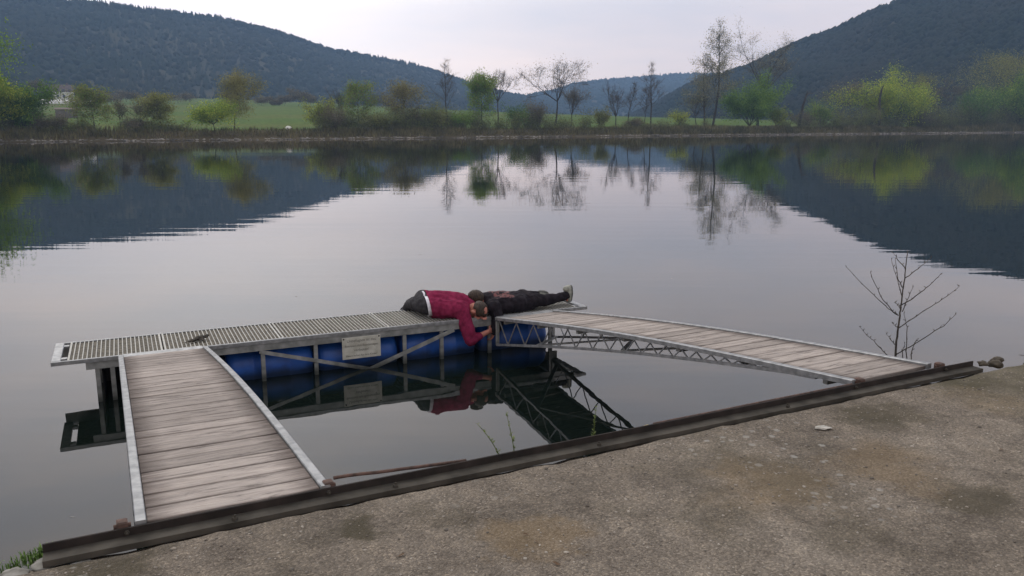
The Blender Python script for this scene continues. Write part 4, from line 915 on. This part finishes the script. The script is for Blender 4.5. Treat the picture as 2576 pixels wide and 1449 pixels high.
def grow(rng, h, kind):
    """branch skeleton with unit habit; returns segments and twig tips"""
    segs = []; tips = []
    K = dict(deck=dict(tf=.28, limbs=6, ang=.62, up=.10, maxl=3, kids=5), vase=dict(tf=.24, limbs=7, ang=.40, up=.16, maxl=3, kids=5), pole=dict(tf=.97, limbs=26, ang=.75, up=.22, maxl=2, kids=5, lo=.22),
             pollard=dict(tf=.18, limbs=16, ang=.85, up=.12, maxl=2, kids=5), oval=dict(tf=.88, limbs=24, ang=1.0, up=.16, maxl=2, kids=7, lo=.26), wide=dict(tf=.32, limbs=7, ang=.70, up=.14, maxl=4, kids=4),
             bush=dict(tf=.04, limbs=12, ang=.55, up=.12, maxl=2, kids=5), slim=dict(tf=.97, limbs=22, ang=.55, up=.3, maxl=2, kids=4, lo=.35))[kind]
    def br(p, d, L, r, lev):
        n = 5 if lev == 0 else 4; pts = [p]
        for i in range(n):
            d = (d + rng.normal(0, .12 if lev else .05, 3) + np.array([0, 0, K['up']*(lev > 0)*.5])); d /= np.linalg.norm(d)
            q = p + d*L/n; t0 = .62 if lev else (.93 if K['tf'] > .8 else .45); r2 = r*(1-t0*(i+1)/n); segs.append((p, q, r*(1-t0*i/n), max(r2, .012), lev)); p = q; pts.append(p)
        if lev >= K['maxl']: tips.append((pts[1], pts[-1])); return
        if lev == 0:
            m = K['limbs']
            for i in range(m):
                if kind in ('pole', 'slim'):
                    t = K['lo'] + (1-K['lo'])*(i+rng.random())/m; q = pts[0] + (pts[-1]-pts[0])*t; ll = h*.30*(1.12-t)*rng.uniform(.6, 1.2); rr = r*.28*(1.15-t)
                elif kind == 'oval':
                    s_ = (i+rng.random())/m; t = K['lo'] + (1-K['lo'])*s_; q = pts[0] + (pts[-1]-pts[0])*t; ll = h*.30*max(.22, math.sin(math.pi*min(.99, s_*.80+.14)))*rng.uniform(.7, 1.15); rr = r*.26*(1.15-t)
                    az = i*2.4+rng.normal(0, .4); a = (1.15-.95*s_)*rng.uniform(.75, 1.2); br(q, np.array([math.cos(az)*math.sin(a), math.sin(az)*math.sin(a), math.cos(a)]), ll, max(rr, .03), 1); continue
                else: q = pts[-1]; ll = h*(1-K['tf'])*rng.uniform(.55, .95)*.62; rr = r*.42
                az = i*2.4+rng.normal(0, .4); a = K['ang']*rng.uniform(.45, 1.35)
                br(q, np.array([math.cos(az)*math.sin(a), math.sin(az)*math.sin(a), math.cos(a)]), ll, max(rr, .03), 1)
        else:
            for i in range(K['kids']):
                t = rng.uniform(.3, 1.0); j = min(int(t*n), n-1); q = pts[j] + (pts[j+1]-pts[j])*(t*n-j)
                v = d + rng.normal(0, .62, 3); v[2] += .15; v /= np.linalg.norm(v); br(q, v, L*rng.uniform(.38, .62), max(r*.38, .014), lev+1)
    br(np.zeros(3), np.array([0, 0, 1.]), h*K['tf'], h*(.0125 if K['tf'] > .8 else .016), 0)
    return segs, tips
def tree(name, label, x, ytop, width, dv, kind, leaf=None, nleaf=0, ntwig=2600, lsize=.30, bark=None, twig=None, seed=0, ybase=330, lean=(0, 0), group=None, cat='tree', xtop=None, mix=None, twigw=.011):
    rng = np.random.default_rng(1000+seed); v = BANK+dv; ntwig0 = ntwig; p = far_point(x, ybase, v); uu = float(p[:2] @ Uv); gz = meadow_z(uu, v)
    r = ray(x, ytop); t = v/float(r[:2] @ Vv); zt = CAMZ + t*r[2]; h = max(1.5, zt-gz); dist = math.hypot(p[0], p[1]); wm = width/F*dist*.98
    segs, tips = grow(rng, h, kind)
    A = np.array([s_[0] for s_ in segs]); B = np.array([s_[1] for s_ in segs]); T0 = np.array([a for a, b in tips]); T1 = np.array([b for a, b in tips])
    sz = h/np.percentile(T1[:,2], 98.5); ex = np.percentile(np.abs(np.concatenate([T1[:,0], T1[:,1]])), 94); sxy = (wm/2)/max(ex, .2)
    def tf(P):
        Q = P*np.array([sxy, sxy, sz]); k = np.clip(Q[...,2:3]/h, 0, 1); ln = np.array([f_right[0]*lean[0]+f_fwd[0]*lean[1], f_right[1]*lean[0]+f_fwd[1]*lean[1]])
        Q[..., :2] += ln*h*k**1.4; return Q
    f_fwd = np.array([p[0], p[1]])/dist; f_right = np.array([f_fwd[1], -f_fwd[0]])
    A, B, T0, T1 = tf(A.copy()), tf(B.copy()), tf(T0.copy()), tf(T1.copy())
    root = bpy.data.objects.new(name, None); COL.objects.link(root); root.location = (p[0], p[1], gz-.1)
    tag(root, label, cat, group)
    mb = MB()
    for a, b, s_ in zip(A, B, segs): mb.tube([a, b], [s_[2], s_[3]], 5 if s_[4] < 2 else 3, False)
    me = bpy.data.meshes.new('trunk'); me.from_pydata(mb.v, [], mb.f); me.update(); link('trunk', me, bark or BARK, root)
    PW = np.linalg.norm(T1-T0, axis=1); PW = PW**1.5; PW = PW/PW.sum()
    ntwig = int(min(9000, ((.62 if kind == 'wide' else .46) if not (leaf and nleaf > 1200) else .20)*wm*h*.6/(twigw*(h*.045+.45)*.82)))
    if ntwig:                                        # twigs sit on every outer branch, not only at the tips
        ml = max(s_[4] for s_ in segs); src = np.array([s_[4] >= max(1, ml-1) for s_ in segs]); Sa, Sb = A[src], B[src]; WT = np.linalg.norm(Sb-Sa, axis=1); WT = WT/WT.sum(); keepT = (T0, T1); T0, T1 = Sa, Sb
        i = rng.choice(len(T0), ntwig, p=WT); q = rng.random((ntwig, 1)); s0 = T0[i]+(T1[i]-T0[i])*q; L = h*.045+.45
        d = (T1[i]-T0[i]); d = d/np.maximum(np.linalg.norm(d, axis=1, keepdims=True), .01) + rng.normal(0, .55, (ntwig, 3)); d /= np.linalg.norm(d, axis=1, keepdims=True)
        T0, T1 = keepT; e = s0 + d*L*rng.uniform(.35, 1.3, (ntwig, 1)); w = np.cross(d, rng.normal(0, 1, (ntwig, 3))); w = w/np.linalg.norm(w, axis=1, keepdims=True)*twigw
        Vt = np.stack([s0-w, s0+w, e], 1).reshape(-1, 3)
        tag(link('twigs', np_mesh('twigs', Vt, np.arange(3*ntwig).reshape(-1, 3)), twig or TWIG, root), kind='stuff')
    for lf, nl in ([(leaf, nleaf)] if leaf else []) + (mix or []):
        nl = int(nl*2.3)
        i = rng.choice(len(T0), nl, p=PW); q = rng.uniform(-.1, 1.25, (nl, 1)); c = T0[i]+(T1[i]-T0[i])*q + rng.normal(0, wm*.045+.20, (nl, 3)); c[:,2] = np.maximum(c[:,2], h*.03)
        a = rng.normal(0, 1, (nl, 3)); a /= np.linalg.norm(a, axis=1, keepdims=True); b = np.cross(a, rng.normal(0, 1, (nl, 3))); b /= np.linalg.norm(b, axis=1, keepdims=True)
        s1 = lsize*.58*rng.uniform(.5, 1.2, (nl, 1)); Vl = np.stack([c-a*s1, c-b*s1*.5, c+a*s1, c+b*s1*.5], 1).reshape(-1, 3)
        tag(link('crown', np_mesh('crown', Vl, np.arange(4*nl).reshape(-1, 4)), LF[lf], root), kind='stuff')
    return root
G1, G2 = 'trees along the far bank', 'shrubs along the far bank'
tree('willow_tree', 'tall green willow cut by the left picture edge', -135, 45, 230, 1, 'oval', 'green', 9000, 2000, .34, seed=1, group=G1)
tree('willow_tree', 'yellow green willow at the left edge of the far bank', -2, 186, 100, 3, 'oval', 'yellow', 3800, 800, .30, seed=2, group=G1, mix=[('green', 2500)])
tree('leafy_tree', 'dark green rounded tree right of the yellow green edge willow', 58, 212, 100, 5, 'bush', 'dark', 4500, 900, .30, seed=3, group=G1, mix=[('green', 2200)])
tree('leafy_tree', 'thin leaning tree with loose green crown on the left meadow bank', 240, 222, 86, 4, 'oval', 'olive', 2600, 1600, .24, seed=4, group=G1, lean=(-.12, 0), mix=[('green', 900)])
tree('bare_tree', 'slender bare young tree between the leaning tree and a brown bush', 306, 250, 34, 4, 'slim', 'brown', 200, 700, .2, seed=5, group=G1)
tree('bare_tree', 'low brown bare tree with forked stems left of the pollard willow', 352, 252, 72, 4, 'vase', 'brown', 500, 1800, .2, twig=TWIGR, seed=6, group=G1)
tree('leafy_tree', 'small olive green tree with straight trunk left of the pollard willow', 408, 236, 66, 4, 'oval', 'olive', 2600, 1500, .24, seed=7, group=G1)
tree('pollard_willow', 'light green pollard willow with broad round head', 540, 254, 92, 3, 'pollard', 'yellow', 2400, 1500, .22, seed=8, group=G1, mix=[('green', 2200)], ybase=336)
tree('leafy_tree', 'ochre round crowned tree on straight stem behind the pollard willow', 590, 187, 104, 16, 'oval', 'ochre', 5200, 2600, .24, twig=TWIGR, seed=9, group=G1)
tree('leafy_tree', 'yellow green small tree at the right end of the open meadow', 815, 252, 60, 7, 'bush', 'yellow', 1500, 900, .24, seed=10, group=G1, mix=[('olive', 1500)])
tree('leafy_tree', 'tree with pale green top above dense brown shrubs', 904, 206, 82, 7, 'oval', 'green', 1500, 2400, .24, seed=11, group=G1, mix=[('olive', 1600)])
tree('bare_tree', 'bare tree with crooked limb left of the pale green topped tree', 868, 222, 46, 12, 'vase', None, 0, 1500, twig=TWIG, seed=12, group=G1, lean=(-.15, 0))
tree('leafy_tree', 'broad ochre tree over brown thicket left of the bare poplar', 1005, 210, 100, 7, 'oval', 'ochre', 2300, 2600, .24, seed=13, group=G1, mix=[('brown', 1600)])
tree('bare_poplar', 'tall narrow bare poplar standing out above the left hill ridge', 1128, 150, 52, 6, 'slim', None, 0, 2600, seed=14, group=G1, ybase=332)
tree('leafy_tree', 'fresh green conical tree right of the tall bare poplar', 1214, 186, 70, 6, 'oval', 'green', 3600, 1200, .26, seed=15, group=G1, mix=[('olive', 1200)])
tree('bare_tree', 'bare thick stemmed tree behind the fresh green conical tree', 1254, 178, 80, 24, 'wide', None, 0, 3400, seed=16, group=G1, ybase=316)
tree('bare_tree', 'largest bare tree with double trunk and wide crown in mid bank', 1396, 155, 136, 5, 'wide', 'brown', 1300, 7000, .2, twig=TWIG, seed=17, group=G1, ybase=332)
tree('bare_tree', 'lower brown bare tree leaning on the right side of the largest bare tree', 1436, 214, 62, 9, 'vase', 'brown', 900, 2600, .2, twig=TWIGR, seed=18, group=G1)
tree('bare_tree', 'vase shaped bare tree, left of the slender pair in the gap', 1549, 204, 58, 8, 'vase', None, 0, 2600, seed=19, group=G1, ybase=322, twigw=.009)
tree('bare_tree', 'narrow bare tree between the vase shaped tree and the tall slender pair', 1577, 206, 42, 8, 'slim', None, 0, 1700, seed=20, group=G1, ybase=322, twigw=.009)
tree('bare_tree', 'shorter slender bare tree of the pair before the far ridge', 1618, 218, 44, 7, 'slim', None, 0, 1500, seed=21, group=G1, ybase=326, twigw=.009)
tree('bare_tree', 'taller slender bare tree of the pair before the far ridge', 1636, 158, 56, 5, 'slim', None, 0, 2200, seed=22, group=G1, ybase=330, twigw=.009)
tree('poplar_tree', 'tallest poplar with thin grey green crown leaning right', 1792, 50, 92, 10, 'pole', 'grey', 3300, 2600, .26, bark=BARK, seed=23, group=G1, ybase=320, lean=(.03, 0))
tree('poplar_tree', 'second poplar trunk just left of the tallest poplar', 1772, 138, 80, 10, 'pole', 'grey', 1600, 1800, .24, seed=24, group=G1, ybase=320, lean=(-.02, 0))
tree('bare_tree', 'thin arching bare tree left below the tall poplars', 1752, 222, 90, 13, 'vase', 'olive', 700, 2200, .2, seed=25, group=G1, twigw=.010)
tree('pollard_willow', 'small yellow green pollard willow left of the tall poplars', 1708, 275, 46, 5, 'pollard', 'yellow', 900, 700, .2, seed=26, group=G1)
tree('bare_tree', 'large open crowned tree with thick spreading limbs above the green willow', 1905, 78, 170, 14, 'wide', 'grey', 1900, 5200, .22, seed=27, group=G1, ybase=322)
tree('willow_tree', 'dense green round willow below the large open crowned tree', 1882, 202, 132, 6, 'bush', 'green', 9000, 1200, .30, seed=28, group=G1, mix=[('dark', 4500)])
tree('shrub', 'yellow green shrub at the right foot of the dense green willow', 1954, 272, 46, 5, 'bush', 'yellow', 900, 500, .22, seed=29, group=G2, cat='shrub', mix=[('olive', 900)])
tree('shrub', 'fresh green shrub right of the dead leaning trunk', 2066, 252, 62, 6, 'bush', 'green', 1700, 600, .24, seed=30, group=G2, cat='shrub', mix=[('olive', 900)])
tree('leafy_tree', 'brown rounded tree left of the bright yellow green willow', 2138, 208, 98, 12, 'oval', 'brown', 3000, 3000, .24, twig=TWIGR, seed=31, group=G1)
tree('willow_tree', 'bright yellow green willow, largest on the right bank', 2236, 184, 165, 6, 'bush', 'yellow', 8000, 1500, .32, seed=32, group=G1, mix=[('green', 4000)])
tree('leafy_tree', 'brownish olive tree behind the bright yellow green willow', 2285, 187, 90, 20, 'oval', 'olive', 2600, 2200, .24, seed=33, group=G1)
tree('bare_tree', 'dark bare branching tree right of the bright willow', 2368, 196, 115, 10, 'wide', None, 0, 5200, seed=34, group=G1)
tree('leafy_tree', 'tall olive tree at the right behind the green edge willow', 2495, 140, 175, 16, 'oval', 'olive', 6000, 3000, .30, seed=35, group=G1, mix=[('ochre', 1600)])
tree('willow_tree', 'green willow cut by the right picture edge', 2556, 172, 150, 5, 'bush', 'green', 6500, 1500, .32, seed=36, group=G1, mix=[('dark', 5500), ('yellow', 1500)])
tree('leafy_tree', 'dark green low tree left of the right edge willow', 2440, 232, 90, 6, 'bush', 'dark', 3800, 1500, .28, seed=37, group=G1)
for i, (x, yt, w, lf, lab) in enumerate([(842, 268, 62, 'brown', 'dark brown shrub at the right end of the open meadow'), (950, 282, 70, 'olive', 'low olive thicket below the broad ochre tree'), (1048, 272, 70, 'brown', 'brown thicket left of the tall bare poplar'), (1092, 262, 56, 'olive', 'olive shrub at the foot of the tall bare poplar, left side'),
    (1160, 280, 60, 'green', 'green shrub at the foot of the tall bare poplar, right side'), (1304, 264, 66, 'dark', 'dark green shrub left of the largest bare tree'), (1352, 256, 56, 'brown', 'bare brown shrub touching the left of the largest bare tree'), (1511, 272, 42, 'olive', 'lone rounded olive shrub in the open gap'),
    (1592, 300, 36, 'brown', 'low bare brown bush at the foot of the slender trees'), (2185, 268, 60, 'olive', 'olive shrub at the left foot of the bright willow'), (2310, 285, 70, 'brown', 'dull brown shrub at the right foot of the bright willow'), (2018, 282, 50, 'brown', 'brown shrub around the dead leaning trunk'),
    (130, 290, 60, 'brown', 'low brown bush right of the dark green rounded tree'), (350, 300, 60, 'brown', 'low brown brush under the forked bare tree')]):
    tree('shrub', lab, x, yt, w, 4+(i % 3), 'bush', lf, 1700, 1300, .22, twig=TWIGR if lf == 'brown' else TWIG, seed=60+i, group=G2, cat='shrub')
for i, (x, yt, w, dv, lab) in enumerate([(660, 246, 44, 210, 'leftmost dark orchard tree on the far meadow edge'), (694, 254, 24, 215, 'smallest dark orchard tree on the far meadow edge'), (718, 242, 40, 220, 'middle dark orchard tree with forked stem'), (752, 226, 46, 205, 'tallest dark orchard tree on the far meadow edge'), (780, 242, 36, 210, 'rightmost dark orchard tree on the far meadow edge'),
    (100, 205, 40, 190, 'dark tree at the far meadow edge left of the white house'), (268, 238, 52, 180, 'dark orchard tree right of the thin leaning tree'), (330, 232, 60, 230, 'reddish brown wide tree below the left hill'), (450, 236, 60, 240, 'brown tree at the foot of the hill above the pollard willow')]):
    tree('orchard_tree', lab, x, yt, w, dv, 'wide', 'brown', 1000, 1600, .45, seed=90+i, group='orchard trees on the far meadow', ybase=290, twigw=.03)
# tangled undergrowth between the trees: one mass
def thicket():
    rng = np.random.default_rng(77); rows = [(796,900,262,1.0),(880,1010,270,1.1),(990,1110,266,1.2),(1080,1200,258,1.1),(1190,1345,278,.8),(1340,1480,284,.7),(60,230,300,.5),(290,470,304,.6),(1960,2110,284,.7),(2090,2340,264,1.2),(2300,2640,236,1.6),(-60,110,280,.8),(1500,1800,312,.35)]
    TV = []; LV = []
    for x0, x1, yt, den in rows:
        n = int((x1-x0)*26*den)
        for x in rng.uniform(x0, x1, int((x1-x0)*.22*den)):
            v = BANK+rng.uniform(2.5, 9); p = far_point(x, 330, v); uu = float(p[:2] @ Uv); gz = meadow_z(uu, v); r = ray(x, yt+rng.normal(6, 18)); h = max(1.2, CAMZ+v/float(r[:2] @ Vv)*r[2]-gz)*rng.uniform(.55, 1.05)
            m = 42; b = np.array([p[0], p[1], gz]) + rng.normal(0, 1, (m, 3))*np.array([.5,.5,0]); d = rng.normal(0, .30, (m, 3)); d[:,2] = 1; L_ = h*rng.uniform(.4, 1.0, (m, 1)); e = b+d*L_
            w = rng.normal(0, 1, (m, 3)); w[:,2] = 0; w = w/np.linalg.norm(w, axis=1, keepdims=True)*.014
            TV.append(np.stack([b-w, b+w, e], 1).reshape(-1, 3))
            k = 60; i = rng.integers(0, m, k); st = b[i]+(e-b)[i]*rng.uniform(.25, 1, (k, 1)); dd = rng.normal(0, 1, (k, 3)); dd[:,2] = np.abs(dd[:,2]); dd /= np.linalg.norm(dd, axis=1, keepdims=True); w = np.cross(dd, rng.normal(0, 1, (k, 3))); w = w/np.linalg.norm(w, axis=1, keepdims=True)*.013
            TV.append(np.stack([st-w, st+w, st+dd*rng.uniform(.4, 1.2, (k, 1))], 1).reshape(-1, 3))
            q = int(rng.choice([60, 140, 240])); i = rng.integers(0, m, q); c = b[i]+(e-b)[i]*rng.uniform(.2, 1.05, (q, 1))+rng.normal(0, .25, (q, 3)); a = rng.normal(0, 1, (q, 3)); a /= np.linalg.norm(a, axis=1, keepdims=True); f2 = np.cross(a, rng.normal(0, 1, (q, 3))); f2 /= np.linalg.norm(f2, axis=1, keepdims=True); LV.append(np.stack([c-a*.15, c-f2*.08, c+a*.15, c+f2*.08], 1).reshape(-1, 3))
    T = np.concatenate(TV); Lq = np.concatenate(LV)
    o = link('bank_thicket', np_mesh('bank_thicket', T, np.arange(len(T)).reshape(-1, 3)), noise_mat('thicket_twigs', (.085,.080,.050), (.135,.125,.080), .1, 3, .95, island=.35, spec=.1)); tag(o, kind='stuff')
    m = leafmat('thicket_leaves', (.125,.130,.052), (.16,.195,.062)); o = link('thicket_leaves', np_mesh('thicket_leaves', Lq, np.arange(len(Lq)).reshape(-1, 4)), m, o); tag(o, kind='stuff')
thicket()
# dead leaning trunk with a pale broken limb
def dead_trunk():
    v = BANK+5; p = far_point(2010, 315, v); gz = meadow_z(float(p[:2] @ Uv), v); d = np.linalg.norm(p[:2]); ff = p[:2]/d; rt = np.array([ff[1], -ff[0]]); k = d/F
    root = thing('dead_tree', (p[0], p[1], gz-.1), 0, False); tag(root, 'dead leaning trunk with a pale broken limb at the top', 'dead tree')
    q = lambda dx, dz, df=0: (rt[0]*dx*k+ff[0]*df, rt[1]*dx*k+ff[1]*df, dz*k)
    mb = MB(); mb.tube([q(0,-2), q(2,25), q(6,52), q(12,76)], [.42,.36,.30,.18], 8); mb.tube([q(12,76), q(14,84)], [.18,.05], 6); mb.build('trunk', BARK, root, scale=1)
    mb = MB(); mb.tube([q(12,75), q(18,80), q(27,79)], [.16,.14,.05], 6); mb.build('broken_limb', BARKP, root, scale=1)
    v2 = BANK+4; p2 = far_point(2212, 315, v2); g2_ = meadow_z(float(p2[:2] @ Uv), v2)
    root = thing('dead_tree', (p2[0], p2[1], g2_-.1), 0, False); tag(root, 'dark dead snag standing before the bright yellow green willow', 'dead tree')
    mb = MB(); mb.tube([q(0,-2), q(-2,40), q(-4,70), q(-2,90), q(3,104)], [.40,.36,.34,.26,.08], 8); mb.build('trunk', BARK, root, scale=1)
dead_trunk()
# white house, polytunnel and hut beyond the left meadow
M['render'] = noise_mat('white_render', (.5,.49,.46), (.62,.61,.58), .5, 4, .9); M['roof'] = noise_mat('roof_tiles', (.06,.045,.04), (.12,.085,.07), 2, 4, .9); M['pane'] = noise_mat('window_pane', (.03,.035,.04), (.05,.055,.06), 1, 2, .2); M['foil'] = noise_mat('tunnel_foil', (.5,.5,.48), (.62,.62,.6), 1, 3, .5); M['hut'] = noise_mat('hut_boards', (.09,.085,.08), (.15,.14,.13), 1, 4, .9)
def far_base(x, y, dv):
    v = BANK+dv; p = far_point(x, y, v); return (p[0], p[1], meadow_z(float(p[:2] @ Uv), v)-.2)
def house(x, dv, w, d, hh, lab, yaw):
    t = thing('house', far_base(x, 260, dv), yaw, False); tag(t, lab, 'house')
    mb = MB(); mb.box(-w/2, w/2, -d/2, d/2, 0, hh); mb.add([(-w/2,-d/2,hh),(-w/2,d/2,hh),(-w/2,0,hh+d*.42),(w/2,-d/2,hh),(w/2,d/2,hh),(w/2,0,hh+d*.42)], [(0,1,2),(3,5,4)]); mb.build('wall', M['render'], t, scale=1)
    rf = MB(); r_ = d*.42; e = .35
    for sgn in (-1, 1): rf.add([(-w/2-e, sgn*(d/2+e), hh-e*.84), (w/2+e, sgn*(d/2+e), hh-e*.84), (w/2+e, 0, hh+r_+.02), (-w/2-e, 0, hh+r_+.02), (-w/2-e, sgn*(d/2+e), hh-e*.84+.2), (w/2+e, sgn*(d/2+e), hh-e*.84+.2), (w/2+e, 0, hh+r_+.22), (-w/2-e, 0, hh+r_+.22)], [(0,1,2,3),(4,5,6,7),(0,1,5,4),(1,2,6,5),(2,3,7,6),(3,0,4,7)])
    ro = rf.build('roof', M['roof'], t, scale=1); mb = MB(); mb.box(w*.2, w*.2+.7, -.35, .35, hh+r_-.4, hh+r_+1.1); mb.build('chimney', M['roof'], ro, scale=1)
    for xx in (-w*.3, 0, w*.3):
        for zz in (1.0, 3.7):
            mb = MB(); mb.box(xx-.55, xx+.55, -d/2-.04, -d/2-.003, zz, zz+1.4); mb.build('window', M['pane'], t, scale=1)
house(161, 330, 9, 7, 4.2, 'white house with dark roof at the foot of the left hill', UA+.1)
t = thing('polytunnel', far_base(165, 275, 215), UA, False); tag(t, 'pale low polytunnel at the back of the left meadow', 'polytunnel')
mb = MB(); n = 12; mb.v = [(xx, 2.0*math.cos(math.pi*i/n), 1.7*math.sin(math.pi*i/n)) for xx in (-9, 9) for i in range(n+1)]; mb.f = [(i, i+1, n+1+i+1, n+1+i) for i in range(n)] + [tuple(range(n+1)), tuple(range(n+1, 2*n+2))]; mb.build('cover', M['foil'], t, scale=1)
mb = MB(); mb.box(-9.05, -9.0, -.6, .6, 0, 1.5); mb.build('door', M['hut'], t, scale=1)
t = thing('hut', far_base(168, 290, 70), UA, False); tag(t, 'small grey board hut on the left meadow', 'hut')
mb = MB(); mb.box(-2.2, 2.2, -1.5, 1.5, 0, 1.9); mb.build('wall', M['hut'], t, scale=1); mb = MB(); mb.add([(-2.4,-1.7,1.95),(2.4,-1.7,1.95),(2.4,1.7,2.35),(-2.4,1.7,2.35),(-2.4,-1.7,2.05),(2.4,-1.7,2.05),(2.4,1.7,2.45),(-2.4,1.7,2.45)], [(0,1,2,3),(4,5,6,7),(0,1,5,4),(1,2,6,5),(2,3,7,6),(3,0,4,7)]); mb.build('roof', M['roof'], t, scale=1)
fb = far_base(727, 325, 7); o = link('white_boulder', rock_mesh('white_boulder', .5, 44, .8), M['render'], None, (fb[0], fb[1], fb[2]+.5)); tag(o, 'single small white boulder on the meadow edge near the orchard', 'boulder')

# ------------------------------------------------------------------ haze in the valley air
def haze():
    mb = MB(); mb.box(-2400, 2800, -60, 2700, -1.7, 330); o = mb.build('haze', None, None, scale=1); tag(o, kind='stuff')
    m = bpy.data.materials.new('valley_haze'); m.use_nodes = True; nt = m.node_tree; nt.nodes.clear()
    out = nt.nodes.new('ShaderNodeOutputMaterial'); pv = nt.nodes.new('ShaderNodeVolumePrincipled'); pv.inputs['Density'].default_value = HAZE_D; pv.inputs['Color'].default_value = HAZE_C; pv.inputs['Anisotropy'].default_value = .0
    nt.links.new(pv.outputs[0], out.inputs['Volume']); o.data.materials.append(m)
HAZE_D = .00036; HAZE_C = (.38, .62, 1.0, 1)
haze()
